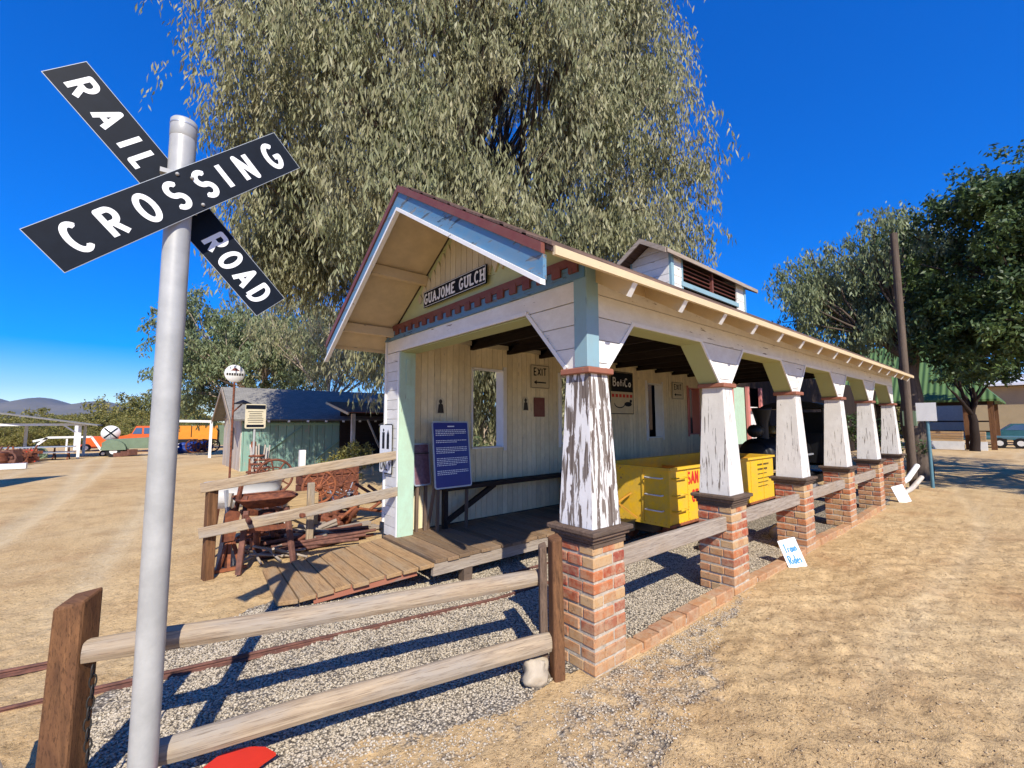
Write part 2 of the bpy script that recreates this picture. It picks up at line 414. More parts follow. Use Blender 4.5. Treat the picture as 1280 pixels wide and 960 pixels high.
def np_mesh(name,co,quads,smooth=False,k=4):
    me=bpy.data.meshes.new(name);me.vertices.add(len(co));me.vertices.foreach_set('co',np.asarray(co,dtype=np.float32).ravel())
    m=len(quads);me.loops.add(m*k);me.loops.foreach_set('vertex_index',np.asarray(quads,dtype=np.int32).ravel())
    me.polygons.add(m);me.polygons.foreach_set('loop_start',np.arange(0,m*k,k,dtype=np.int32))
    if smooth:me.polygons.foreach_set('use_smooth',np.ones(m,bool))
    me.update(calc_edges=True);return me
me=np_mesh('ground',co,q,True)
g=np.zeros(nx*ny);xx,yy=X.ravel()+ (vnoise(X*3,Y*3,9).ravel()-.5)*.25,Y.ravel()+(vnoise(X*3+9,Y*3,8).ravel()-.5)*.25
for P in GRAV:g=np.maximum(g,inpoly(xx,yy,P)*1.)
g=np.maximum(g,inpoly(xx,yy,STRIP)*.5);g=np.maximum(g,inpoly(xx,yy,STRIP2)*.44)
a=me.attributes.new('track','FLOAT','POINT');a.data.foreach_set('value',np.clip(rut(X.ravel(),Y.ravel()),0,1).astype(np.float32))
a=me.attributes.new('gravel','FLOAT','POINT');a.data.foreach_set('value',g.astype(np.float32))
s=NT('sandy_ground')
c=s.coord('obj')
big=s.noise(c,.35,5,.6,.4);mid=s.noise(c,2.2,5,.65);fine=s.noise(c,38,5,.7);vf=s.noise(c,140,2)
sand=s.ramp(big,[(.3,(.53,.355,.165)),(.5,(.61,.425,.21)),(.7,(.66,.49,.26))])
sand=s.mix(s.ramp(mid,[(.36,.45),(.52,0.)]),sand,(.34,.205,.09));rd=s.noise(c,.9,6,.7,.5);sand=s.mix(s.ramp(rd,[(.54,0.),(.70,.5)]),sand,(.38,.20,.09))
wt=s.n('ShaderNodeMapping');wt.inputs['Scale'].default_value=(.05,.9,.5);wt.inputs['Rotation'].default_value=(0,0,R_(12));s.l(s.n('ShaderNodeTexCoord').outputs['Object'],wt.inputs[0])
tr=s.noise(wt.outputs[0],2.0,4,.6);sand=s.mix(s.ramp(tr,[(.36,.22),(.46,0.),(.60,0.),(.74,.25)]),sand,(.60,.46,.27))
sand=s.mix(s.ramp(fine,[(.34,.8),(.47,0.)]),sand,(.24,.16,.075))
cl=s.noise(c,13,6,.75,.8);sand=s.mix(s.ramp(cl,[(.30,.6),(.42,0.)]),sand,(.30,.19,.09))
sand=s.mix(s.ramp(vf,[(.60,0.),(.70,.6)]),sand,(.66,.56,.40))
tk=s.n('ShaderNodeAttribute',attribute_name='track').outputs['Fac'];sand=s.mix(s.math('MULTIPLY',tk,s.ramp(cl,[(.35,.15),(.6,.6)])),sand,(.64,.53,.34))
vo=s.n('ShaderNodeTexVoronoi');vo.inputs['Scale'].default_value=55;s.l(c,vo.inputs['Vector'])
vc=s.n('ShaderNodeSeparateColor');s.l(vo.outputs['Color'],vc.inputs[0])
gr=s.ramp(vc.outputs[0],[(0,(.26,.22,.16)),(.3,(.42,.36,.27)),(.65,(.54,.46,.34)),(1,(.66,.60,.48))])
gr=s.mix(s.ramp(vo.outputs['Distance'],[(.32,0.),(.62,.85)]),gr,(.12,.10,.08))
ga=s.n('ShaderNodeAttribute',attribute_name='gravel').outputs['Fac']
edge=s.math('ADD',ga,s.math('MULTIPLY',s.math('SUBTRACT',s.noise(c,9,4,.7),.5),1.1));gm=s.ramp(edge,[(.42,0.),(.64,1.)])
col=s.mix(gm,sand,gr)
h=s.mix(gm,s.mix(.35,fine,mid),s.math('SUBTRACT',.8,vo.outputs['Distance']))
s.fin(col,.95,s.bump(h,.9,.016,s.bump(cl,.7,.035)),.1)
me.materials.append(s.m)
gnd=bpy.data.objects.new('ground',me);COL.objects.link(gnd);gnd['kind']='structure'
# gravel stones, litter, pebbles: uncountable
def scatter(name,label,cat,pts,size,mat,flat=.6,kind='stone'):
    n=len(pts)
    if kind=='stone': base=np.array([(1,0,0),(-.9,.2,0),(.1,1,0),(0,-.95,.1),(.1,0,1),(0,.1,-1)],float);F=[(0,2,4),(2,1,4),(1,3,4),(3,0,4),(2,0,5),(1,2,5),(3,1,5),(0,3,5)]
    elif kind=='stick': base=np.array([(1,.05,0),(-1,-.05,0),(.1,.12,.03),(-.1,-.02,.14)],float);F=[(0,2,3),(2,1,3),(1,0,3),(0,1,2)]
    m=len(base)
    ang=RNG.uniform(0,6.28,n);ca,sa=np.cos(ang),np.sin(ang)
    if kind=='stone': S=np.stack([RNG.uniform(.6,1.25,n),RNG.uniform(.5,1.0,n),RNG.uniform(.4,.9,n)*flat],-1)*size[:,None]
    else: S=np.stack([RNG.uniform(.6,1.8,n),RNG.uniform(.7,1.6,n),RNG.uniform(.5,1,n)],-1)*size[:,None]
    B=base[None]*S[:,None,:]+(RNG.uniform(-.14,.14,(n,m,3))*S[:,None,:] if kind=='stone' else 0)
    x=B[...,0]*ca[:,None]-B[...,1]*sa[:,None];y=B[...,0]*sa[:,None]+B[...,1]*ca[:,None]
    z0=gz(pts[:,0],pts[:,1])
    P=np.stack([x+pts[:,0:1],y+pts[:,1:2],B[...,2]+z0[:,None]+S[:,2:3]*(.35 if kind=='stone' else .1)],-1).reshape(-1,3)
    Q=(np.array(F)[None]+np.arange(n)[:,None,None]*m).reshape(-1,3)
    me=np_mesh(name,P,Q,False,3);me.materials.append(mat)
    o=bpy.data.objects.new(name,me);COL.objects.link(o);tag(o,label,cat,kind='stuff');return o
s=NT('gravel_stone');gst=s.fin(s.mix(s.noise(s.coord('obj'),120,2),s.ramp(s.island(),[(0,(.25,.21,.16)),(.3,(.44,.38,.28)),(.7,(.58,.50,.38)),(1,(.70,.64,.52))]),(.42,.35,.25)),.9,None,.2)
def pin(P,n,x0,x1,y0,y1,pw=1):
    x=x0+(x1-x0)*RNG.random(n)**pw;y=RNG.uniform(y0,y1,n);k=inpoly(x,y,P)&(RNG.random(n)<.35+.65*vnoise(x*5,y*5,21)*1.3);return np.stack([x[k],y[k]],-1)
pt=np.concatenate([pin(GRAV[0],120000,-.4,6.5,2.0,4.6,1.5)])
scatter('track_gravel','pale grey crushed gravel around the rails and under the depot','gravel',pt,RNG.uniform(.006,.014,len(pt)),gst)
pt=np.concatenate([pin(STRIP,9000,1,4.7,1,2),pin(STRIP2,7000,-.3,2,1.6,2.6)])
scatter('loose_gravel','loose grey pebbles spilling onto the sand before the first brick pier','gravel',pt,RNG.uniform(.005,.012,len(pt)),gst)
s=NT('dirt_clod');clod=s.fin(s.ramp(s.island(),[(0,(.22,.14,.07)),(.6,(.44,.32,.18)),(1,(.58,.47,.32))]),.95,None,.1)
n=16000;r=1.2+9*RNG.random(n)**1.7;th=RNG.uniform(-1.2,1.6,n);pt=np.stack([1+r*np.cos(th),.4+r*np.sin(th)],-1)
k=~inpoly(pt[:,0],pt[:,1],GRAV[0])&~((pt[:,0]>2.2)&(pt[:,1]>1.8)&(pt[:,0]<12.6));pt=pt[k]
scatter('sand_pebbles','small tan pebbles and clods strewn over the sandy ground','pebbles',pt,RNG.uniform(.003,.0095,len(pt))*(1+.3*RNG.random(len(pt))),clod)
s=NT('leaf_litter');lit=s.fin(s.ramp(s.island(),[(0,(.05,.028,.018)),(.5,(.14,.07,.035)),(.8,(.24,.12,.06)),(1,(.36,.25,.13))]),.9,None,.1)
n=60000;x=1.2+RNG.random(n)**1.5*12;y=1.75-RNG.random(n)**1.3*9;k=RNG.random(n)<np.clip((vnoise(x*1.1,y*1.1,31)-.35)*1.6,0.02,1);pt=np.stack([x[k],y[k]],-1)
scatter('leaf_litter','dry brown leaves and twigs scattered on the sand right of the depot','leaf litter',pt,RNG.uniform(.004,.017,len(pt)),lit,kind='stick')
# ------------------------------------------------------------------ depot shelter
X0,Y0,SP=2.2477,1.873,1.991
BX0,BX1,BY0,BY1=2.31,12.5,1.95,5.19
RY=3.5;RT=3.70;SL=.612;RX0,RX1=1.66,12.56;EY0,EY1=1.62,5.36
depot=thing('depot_shelter','open sided white railroad depot with gable roof, tapered columns and brick piers','depot',(2.4,3.5,0))
def rz(y): return RT-SL*abs(y-RY)
# piers
def pier(i):
    cx=X0+SP*i+.165;cy=Y0+.165;h=.165
    m=MB();mo=MB()
    H=.815;nc=10;ch=H/nc;z0=-.06
    mo.box((cx,cy,(H+z0)/2),(2*h-.014,2*h-.014,H-z0),None,'x')
    for c in range(-1,nc):
        z=c*ch+ch/2;bh=ch-.016
        sh=(c%2)
        for side in range(4):
            # bricks along each side: stretcher + header pattern
            L=2*h;parts=[(.0,.205),(.205,.33)] if (side+sh)%2==0 else [(.0,.098),(.098,.33)]
            dx,dy=[(0,-1),(1,0),(0,1),(-1,0)][side];tx,ty=-dy,dx
            for a,b in parts:
                if (side+sh)%2==1 and a==0: continue   # corner owned by the neighbouring side's stretcher
                a2,b2=a+.006,b-.006
                if (side+sh)%2==0 and a==0:a2=0.0
                if b==.33:b2=.33 if (side+sh)%2==0 else .33-.1
                if b2-a2<.03:continue
                mid=(a2+b2)/2-h;j=random.uniform(-.004,.004);dpt=.098
                px=cx+dx*(h-dpt/2+j)+tx*mid;py=cy+dy*(h-dpt/2+j)+ty*mid
                rot=Matrix.Rotation(math.atan2(ty,tx)+random.uniform(-.012,.012),3,'Z')
                m.box((px,py,z+random.uniform(-.002,.002)),(b2-a2,dpt,bh+random.uniform(-.003,.002)),rot,'x',bev=.006)
    p=m.build('brick_pier',M['brick'],depot)
    mo.build('mortar',M['mortar'],p)
    c=MB();c.box((cx,cy,.828),(.345,.345,.03),None,'x',.004);c.box((cx,cy,.855),(.385,.385,.028),None,'x',.005);c.box((cx,cy,.884),(.425,.425,.032),None,'x',.006)
    if i<2:c.box((cx,cy-.005,.80),(.336,.336,.02),None,'x')
    c.build('pier_cap',M['cap'],p)
def column(i):
    cx=X0+SP*i+.165;cy=Y0+.165;zb,zt=.899,1.932;b,t=.150,.103
    m=MB();N=1
    if i==5: t=.098
    pts=[(cx-b,cy-b,zb),(cx+b,cy-b,zb),(cx+b,cy+b,zb),(cx-b,cy+b,zb),(cx-t,cy-t,zt),(cx+t,cy-t,zt),(cx+t,cy+t,zt),(cx-t,cy+t,zt)]
    # four mitred boards
    for k in range(4):
        a,b_,c,d=pts[k],pts[(k+1)%4],pts[(k+1)%4+4],pts[k+4]
        ce=V((cx,cy,0));ins=lambda p:V((cx+(p[0]-cx)*.84,cy+(p[1]-cy)*.84,p[2]))
        w=[V(a),V(b_),ins(b_),ins(a),V(d),V(c),ins(c),ins(d)]
        g=[(p[2],(p-ce).dot(V(b_)-V(a))*3,k) for p in w]
        m.hexa(w,g)
    o=m.build('column',M['peel'] if i==0 else M['peel2'],depot,bevel=.003)
    c=MB();c.box((cx,cy,1.952),(.27,.27,.042),None,'x',.006);c.build('collar',M['collar'],o)
for i in range(6):pier(i);column(i)
# rails between the piers and brick kerb
for i in range(5):
    xa=X0+SP*i+.33;xb=X0+SP*(i+1)
    m=MB();m.beam((xa-.0,1.945,.655),(xb+.03,1.945,.645),.045,.135,seg=6,bev=.008,wob=.003);m.build('side_rail',M['grey'],depot)
    m=MB();mo=MB();x=xa+.01
    if i==0: n=1
    while x<xb-.05:
        L=random.choice((.2,.2,.1,.2));L=min(L,xb-x)
        sag=.02*math.sin(x*2.1)
        m.box((x+L/2,1.935+random.uniform(-.008,.008),.025+sag),(L-.012,.11,.085),Matrix.Rotation(random.uniform(-.03,.03),3,'Z'),'x',bev=.007)
        m.box((x+L/2-.05,1.925,-.03),(L-.012,.11,.07),None,'x',bev=.006);x+=L
    mo.box(((xa+xb)/2,1.935,.0),(xb-xa,.09,.08))
    if i<4: k=m.build('brick_kerb',M['brick'],depot);mo.build('mortar',M['mortar'],k)
# side arcade
U,Zv=V((1,0,0)),V((0,0,1))
def sideface(y,n,t):
    m=MB();top=2.60
    hdr=[(BX0+.12,2.345),(BX1,2.345),(BX1,top),(BX0+.12,top)]
    boards(m,hdr,(0,y,0),U,Zv,n,'v',.165,.006,t,2.345-.165)
    for i in range(6):
        cx=X0+SP*i+.165
        l=[(cx-.10,1.975),(cx+.10,1.975),(cx+.44,2.341),(cx-.44,2.341)]
        if i==0:l=[(cx+.0,1.975),(cx+.115,1.975),(cx+.44,2.341),(cx+.0,2.341)]
        if i==5:l=[(cx-.10,1.975),(cx+.12,1.975),(cx+.12,2.341),(cx-.44,2.341)]
        boards(m,l,(0,y,0),U,Zv,n,'v',.165,.006,t,2.345-.165)
    return m
wl=sideface(BY0+.03,V((0,-1,0)),.02).build('side_arcade_siding',M['white'],depot)
m=MB();m.box(((BX0+BX1)/2+.06,BY0+.115,2.475),(BX1-BX0-.16,.15,.245))
for i in range(6):
    cx=X0+SP*i+.165;lo=.08;hi=.42
    a=cx-hi if i else BX0+.05;b=cx+hi if i<5 else BX1-.02
    al=cx-lo if i else BX0+.05;bl=cx+lo if i<5 else BX1-.02
    m.prism([(al,1.975),(bl,1.975),(b,2.35),(a,2.35)],(0,BY0+.04,0),U,Zv,V((0,1,0)),.15,'u')
m.build('arcade_core',M['white'],depot)
m=MB()   # green soffits and bracket undersides
for i in range(5):
    a=X0+SP*i+.165;b=a+SP
    m.box(((a+b)/2,BY0+.115,2.336),(SP-.89,.2,.012))
    for q0,q1 in(((a+.115 if i==0 else a+.105,1.977),(a+.445,2.338)),((b-.105,1.977),(b-.445,2.338))):
        m.beam((q0[0],BY0+.115,q0[1]),(q1[0],BY0+.115,q1[1]),.2,.012,up=(1,0,0))
m.build('arcade_soffit',M['green'],depot)
m=MB()
for i in range(5):
    a=X0+SP*i+.165;b=a+SP
    m.box(((a+b)/2,BY0+.006,2.350),(SP-.87,.014,.028))
    for q0,q1 in(((a+.12,1.977),(a+.45,2.345)),((b-.11,1.977),(b-.45,2.345))):
        m.beam((q0[0],BY0+.007,q0[1]),(q1[0],BY0+.007,q1[1]),.014,.028,up=(1,0,.9))
m.build('arcade_trim',M['whiteclean'],depot)
m=MB();m.box(((BX0+BX1)/2+.06,BY0+.02,2.66),(BX1-BX0-.14,.03,.12));m.box(((BX0+BX1)/2+.06,BY0+.1,2.75),(BX1-BX0-.14,.03,.12));m.build('frieze_board',M['tanb'],depot)
# inner face of arcade
sideface(BY0+.19,V((0,1,0)),.015).build('arcade_inner_siding',M['cream'],depot)
# front gable end
FX=BX0;NX=V((-1,0,0));VY=V((0,1,0))
m=MB()
boards(m,[(2.04,1.975),(2.13,1.975),(2.53,2.435),(2.53,2.445),(2.04,2.445)],(FX+.02,0,0),VY,Zv,NX,'v',.165,.006,.02,2.45-.165)
boards(m,[(2.04,2.45),(5.16,2.45),(5.16,2.60),(2.04,2.60)],(FX+.02,0,0),VY,Zv,NX,'v',.165,.006,.02,2.45)
boards(m,[(4.83,.26),(5.17,.26),(5.17,2.447),(4.83,2.447)],(FX+.02,0,0),VY,Zv,NX,'v',.115,.005,.02,.26)
m.build('front_siding',M['white'],depot)
m=MB();m.box((FX+.12,3.6,2.525),(.17,3.1,.14));m.prism([(2.05,1.975),(2.10,1.975),(2.50,2.45),(2.05,2.45)],(FX+.03,0,0),VY,Zv,V((1,0,0)),.16);m.box((FX+.12,5.0,1.42),(.18,.32,2.10));m.build('front_core',M['whiteclean'],depot)
m=MB();m.box((FX+.12,3.66,2.441),(.2,2.3,.012));m.beam((FX+.12,2.13,1.977),(FX+.12,2.545,2.44),.2,.012,up=(0,1,0));m.build('front_soffit',M['green'],depot)
m=MB();m.beam((FX-.006,2.135,1.977),(FX-.006,2.55,2.452),.03,.014,up=(1,0,0));m.box((FX-.006,3.68,2.462),(.014,2.26,.03));m.build('front_trim',M['whiteclean'],depot)
m=MB();m.box((FX+.10,4.815,1.36),(.20,.014,2.16),None,'z');m.box((FX+.10,4.80,2.2),(.05,.012,.3),None,'z');m.build('left_post_jamb',M['mint'],depot)
m=MB();m.box((FX-.004,4.84,1.35),(.012,.03,2.17),None,'z');m.box((FX-.004,5.185,1.5),(.03,.03,2.2),None,'z');m.build('left_post_corner_board',M['whiteclean'],depot)
m=MB();m.box((FX+.05,1.99,2.35),(.13,.12,.75),None,'z',.004);m.build('corner_post',M['palebl'],depot)
m=MB();m.box((FX-.0,3.57,2.652),(.05,3.26,.10),None,'y');m.build('blue_fascia_beam',M['blue'],depot)
m=MB();m.box((FX-.014,3.57,2.735),(.05,3.26,.06),None,'y')
y=1.99
while y<5.15:
    m.box((FX-.034,y+.04,2.685),(.02,.085,.075),None,'z');y+=.165
m.build('dentil_trim',M['maroon'],depot)
gt=2.765
m=MB();m.prism([(BY0+.02,gt),(BY1-.02,gt),(BY1-.02,rz(BY1)-.04),(RY,RT-.042),(BY0+.02,rz(BY0)-.04)],(FX+.02,0,0),VY,Zv,V((1,0,0)),.04);m.build('gable_panel',M['gable'],depot)
m=MB();y=2.44
while y<4.6:
    w=.098;yc=y+w/2;top=rz(yc)-.15;bot=2.92
    if top-bot>.06:
        tp=.09;P=[(y+.003,bot+tp),(yc,bot),(y+w-.003,bot+tp),(y+w-.003,top-.05),(yc,top+.03),(y+.003,top-.05)]
        if P[3][1]<P[2][1]: P=[(y+.003,(bot+top)/2),(yc,bot),(y+w-.003,(bot+top)/2),(yc,top)]
        m.prism(P,(FX+.018,0,0),VY,Zv,NX,.018,'v')
    y+=w
m.build('gable_boards',M['cream'],depot)
# roof
def slab(m,y0,y1,x0,x1,off,t,grain='x'):
    z0,z1=rz(y0)-off,rz(y1)-off
    p=[(x0,y0,z0-t),(x1,y0,z0-t),(x1,y1,z1-t),(x0,y1,z1-t),(x0,y0,z0),(x1,y0,z0),(x1,y1,z1),(x0,y1,z1)]
    m.hexa([V(a) for a in p],[(a[0],a[1],a[2]) if grain=='x' else (a[1],a[0],a[2]) for a in p])
m=MB();slab(m,EY0,RY,RX0,RX1,0,.03);slab(m,RY,EY1,RX0,RX1,0,.03)
x=RX0
for side in(-1,1):
    ye=EY0 if side<0 else EY1
    for r in range(9):
        f=r/9;y=ye+(RY-ye)*f;y2=ye+(RY-ye)*(f+1/9+.02)
        z=rz(y)+.004;z2=rz(y2)+.004
        p=[(RX0-.012,y,z),(RX1+.012,y,z),(RX1+.012,y2,z2),(RX0-.012,y2,z2)]
        p=[V(a) for a in p]+[V(a)+V((0,0,.022 if k<2 else .008)) for k,a in enumerate(p)]
        m.hexa(p)
roof=m.build('roof_shingles',M['roofsh'],depot)
m=MB();slab(m,EY0+.02,RY,RX0+.03,BX0,.034,.014);slab(m,RY,EY1-.02,RX0+.03,BX0,.034,.014)
slab(m,EY0+.02,BY0,BX0,RX1-.03,.034,.014);slab(m,BY1-.05,EY1-.02,BX0,RX1-.03,.034,.014);m.build('eave_soffit',M['tan'],depot)
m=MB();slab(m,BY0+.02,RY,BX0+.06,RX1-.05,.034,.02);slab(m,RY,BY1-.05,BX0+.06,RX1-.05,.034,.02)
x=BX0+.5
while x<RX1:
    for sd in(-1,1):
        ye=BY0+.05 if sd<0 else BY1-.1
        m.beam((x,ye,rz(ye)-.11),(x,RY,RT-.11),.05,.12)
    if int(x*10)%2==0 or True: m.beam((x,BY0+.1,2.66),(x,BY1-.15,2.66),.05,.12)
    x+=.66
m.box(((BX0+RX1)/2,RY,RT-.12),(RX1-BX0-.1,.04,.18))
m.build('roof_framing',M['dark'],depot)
m=MB()
for k in range(17):
    x=2.42+.655*k
    if x>RX1-.1:break
    a=V((x,EY0+.03,rz(EY0+.03)-.10));b=V((x,BY0+.02,rz(BY0+.02)-.10));m=MB();m.beam(a,b,.045,.10);m.build('rafter_tail',M['tanb'],depot);m=MB();m.beam(a+V((0,-.006,-.004)),a,.046,.10);m.build('rafter_end',M['whiteclean'],depot)
m=MB();m.box(((RX0+RX1)/2,EY0-.004,rz(EY0)-.022),(RX1-RX0,.022,.048));m.box(((RX0+RX1)/2,EY1+.004,rz(EY1)-.035),(RX1-RX0,.022,.075));m.build('eave_fascia',M['tanb'],depot)
# barge boards
def barge(x,name_parent):
    for sd in(-1,1):
        ye=EY0+.06 if sd<0 else EY1+.01
        for nm,mat,z0,z1,dx,t in(('bargeboard_cap',M['maroon'],.0,.062,-.018,.03),('bargeboard',M['blue'],.064,.205,-.006,.028),('bargeboard_trim',M['whiteclean'],.207,.238,-.016,.04)):
            m=MB();m.prism([(ye,rz(ye)-z0),(RY,RT-z0),(RY,RT-z1),(ye,rz(ye)-z1)],(x+dx,0,0),VY,Zv,NX,t,'u');m.build(nm,mat,depot)
    m=MB()
barge(RX0+.01,depot)
m=MB()
for y in(4.22,4.98,2.6):
    m=MB();m.box(((RX0+BX0)/2+.02,y,rz(y)-.11),(BX0-RX0-.02,.07,.10));m.build('lookout_beam',M['tanb'],depot)
# left wall with window openings
WY=5.0;wins=[(3.47,4.03,1.235,2.36),(5.24,5.85,1.235,2.36),(7.75,8.28,1.27,2.38),(9.39,9.84,1.31,2.36)]
WX1=10.25
m=MB();xs_=[2.51]+[w for a in wins for w in a[:2]]+[WX1]
def wrect(a,b,c,d): boards(m,[(a,c),(b,c),(b,d),(a,d)],(0,WY,0),U,Zv,V((0,1,0)),'u',.095,.005,.03,2.5,jit=.0015)
for k in range(len(xs_)-1):
    a,b=xs_[k],xs_[k+1]
    if k%2==0:wrect(a,b,.29,2.66)
    else:
        w=wins[k//2];wrect(a,b,.29,w[2]);wrect(a,b,w[3],2.66)
m.build('board_wall',M['innerwall'],depot)
m=MB()
for k in range(len(xs_)-1):
    a,b=xs_[k],xs_[k+1]
    if k%2==0:m.box(((a+b)/2,WY+.085,1.475),(b-a-.002,.10,2.37),None,'z')
    else:
        w=wins[k//2];m.box(((a+b)/2,WY+.085,(.29+w[2])/2),(b-a,.10,w[2]-.29),None,'z');m.box(((a+b)/2,WY+.085,(w[3]+2.66)/2),(b-a,.10,2.66-w[3]),None,'z')
m.build('outer_wall',M['white'],depot)
for j,w in enumerate(wins):
    m=MB();a,b,c,d=w
    m.box((b-.006,WY+.06,(c+d)/2),(.014,.17,d-c),None,'z');m.box((a+.006,WY+.06,(c+d)/2),(.014,.17,d-c),None,'z')
    m.box(((a+b)/2,WY+.06,c+.008),(b-a,.19,.016));m.box(((a+b)/2,WY+.06,d-.008),(b-a,.17,.016))
    m.box((b+.03,WY-.008,(c+d)/2),(.055,.015,d-c+.09),None,'z')
    if j!=0:m.box((a-.03,WY-.008,(c+d)/2),(.055,.015,d-c+.09),None,'z')
    o=m.build('window_frame',M['whiteclean'] if j<3 else M['pink'],depot)
m=MB();m.box(((2.52+WX1)/2,WY-.02,2.69),(WX1-2.52,.04,.06));m.build('wall_top_plate',M['cream'],depot)
m=MB();m.box(((2.52+WX1)/2,WY+.07,.15),(WX1-2.52,.12,.28));m.build('wall_skirt',M['dark'],depot)
# added dark wall standing in for tree shade beyond the board wall, with pink frames
shade_wall=thing('shade_backdrop','added dark brown wall standing in for shade behind the far depot end, with pink window frames','wall',(14,6.3,0))
m=MB();
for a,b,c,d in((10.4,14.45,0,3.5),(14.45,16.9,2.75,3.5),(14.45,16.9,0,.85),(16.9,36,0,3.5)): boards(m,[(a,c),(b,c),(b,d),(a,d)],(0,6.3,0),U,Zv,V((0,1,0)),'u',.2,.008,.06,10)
m.box((23.2,6.7,1.7),(25.6,.1,3.4));m.build('dark_boards',M['darkwall'],shade_wall)
m=MB()
for xx_ in(14.52,15.75,16.85):m.box((xx_,6.26,1.8),(.16,.08,1.95),None,'z')
m.box((16.3,6.26,2.0),(1.1,.06,.10));m.box((16.3,6.26,.95),(1.1,.06,.12));m.build('window_frame',M['pink'],shade_wall)
m=MB();m.box((15.1,6.34,1.8),(1.1,.04,1.9),None,'z');m.build('green_door',M['mint'],shade_wall)
m=MB();m.box((16.3,6.36,1.5),(1.0,.02,1.2));m.build('pale_pane',M['enamel'],shade_wall)
# cupola
def cup():
    c0,c1,yb,cy0,cy1=5.62,8.08,.62,3.2,3.8;zt=4.02
    cr=4.235;cs=.62;ey=.405
    base=lambda y:rz(y)+.0
    w=MB()
    def P(y0):  # side wall siding on y=cy0 side & far side
        pass
    for y,n in((cy0,V((0,-1,0))),(cy1,V((0,1,0)))):
        for a,b in((c0,c0+.30),(c1-.32,c1)):
            boards(w,[(a,3.45),(b,3.45),(b,3.98),(a,3.98)],(0,y,0),U,Zv,n,'v',.12,.006,.02,3.45)
    for x,n in((c0,NX),(c1,V((1,0,0)))):
        boards(w,[(cy0,3.46),(cy1,3.46),(cy1,cr-cs*.3-.05),(RY,cr-.06),(cy0,cr-cs*.3-.05)],(x,0,0),VY,Zv,n,'v',.12,.006,.02,3.45)
    cu=w.build('cupola',M['white'],depot)
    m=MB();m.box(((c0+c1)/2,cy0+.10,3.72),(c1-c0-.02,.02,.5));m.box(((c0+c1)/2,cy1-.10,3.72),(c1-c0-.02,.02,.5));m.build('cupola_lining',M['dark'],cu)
    m=MB();
    for y,s_ in((cy0,-1),(cy1,1)):
        m.box(((c0+c1)/2,y+s_*.022,3.60),(c1-c0-.56,.03,.07));m.box((c0+.02,y+s_*.004,3.75),(.07,.07,.5),None,'z');m.box((c0+.31,y+s_*.012,3.75),(.035,.03,.46),None,'z');m.box((c1-.0,y+s_*.004,3.75),(.05,.06,.5),None,'z')
    m.build('cupola_trim',M['palebl'],cu)
    m=MB()
    for y,s_ in((cy0,-1),(cy1,1)):
        for a,b in((c0+.33,c0+1.22),(c0+1.27,c1-.33)):
            for k in range(5):
                z=3.66+k*.065;m.box(((a+b)/2,y+s_*-.02,z),(b-a,.07,.012),Matrix.Rotation(R_(38*-s_),3,'X'))
        m.box((c0+1.245,y+s_*.006,3.79),(.045,.05,.34),None,'z')
        m.build('louvres',M['maroon'],cu);m=MB()
    m=MB()
    for sd in(-1,1):
        ye=RY+sd*ey;ze=cr-cs*ey
        for off,t in((0,.03),):
            p=[V((5.38,ye,ze-t)),V((8.45,ye,ze-t)),V((8.45,RY,cr-t)),V((5.38,RY,cr-t)),V((5.38,ye,ze)),V((8.45,ye,ze)),V((8.45,RY,cr)),V((5.38,RY,cr))];m.hexa(p)
    m.build('cupola_roof',M['roofsh'],cu)
    m=MB()
    for sd in(-1,1):
        ye=RY+sd*(ey-.005);ze=cr-cs*(ey-.005)
        for x in(5.375,8.455):m.prism([(ye,ze-.0),(RY,cr-.0),(RY,cr-.075),(ye,ze-.075)],(x,0,0),VY,Zv,NX,.02,'u')
        m.box((6.915,RY+sd*(ey+.002),cr-cs*ey-.035),(3.05,.018,.055))
    m.build('cupola_barge',M['grey'],cu)
cup()
# ------------------------------------------------------------------ boardwalk
bw=thing('boardwalk','timber boardwalk and plank ramp leading into the depot','boardwalk',(2.5,4.4,0))
DY=3.78
m=MB();x=2.22
while x<7.2:
    w=.135;j=random.uniform(-.012,.012)
    m.box((x+w/2,(DY+5.0)/2+j,.265+random.uniform(-.002,.002)),(w-.008,5.0-DY,.034),Matrix.Rotation(random.uniform(-.004,.004),3,'Z'),'y',bev=.004);x+=w
m.build('deck_plank',M['deck'],bw)
m=MB();m.box((4.7,DY+.035,.19),(5.0,.04,.11));m.box((4.7,DY+.5,.19),(5.0,.04,.11));m.box((4.7,4.9,.19),(5.0,.04,.11));m.build('joist',M['grey'],bw)
m=MB();
for q_ in(2.6,4.2,5.9):
    m=MB();m.box((q_,DY+.06,.07),(.1,.1,.14));m.build('block',M['cap'],bw)
# ramp: a slightly fanning strip of planks
A0,A1=V((.99,4.29,.045)),V((2.21,3.80,.262));B0,B1=V((1.06,5.42,.045)),V((2.21,4.99,.262))
n=9
for k in range(n):
    t0,t1=k/n,(k+1)/n;g=.006/1.2
    pa,pb=A0.lerp(A1,t0+g),A0.lerp(A1,t1-g);qa,qb=B0.lerp(B1,t0+g),B0.lerp(B1,t1-g)
    if k==0: pa=pa+V((-.02,.06,0))
    j=random.uniform(-.02,.025);dn=(pa-qa).normalized();pa+=dn*j;pb+=dn*(j+random.uniform(-.006,.006))
    th=V((0,0,.036));m=MB();L=(pa-qa).length;wd=(pb-pa).length
    m.hexa([pa-th,pb-th,qb-th,qa-th,pa,pb,qb,qa],[(0,0,0),(0,wd,0),(L,wd,0),(L,0,0),(0,0,.04),(0,wd,.04),(L,wd,.04),(L,0,.04)])
    m.build('ramp_plank',M['ramp'],bw,bevel=.004)
m=MB();m.beam((1.25,4.245,.035),(2.08,3.90,.185),.035,.075);m.build('red_stringer',M['collar'],bw)
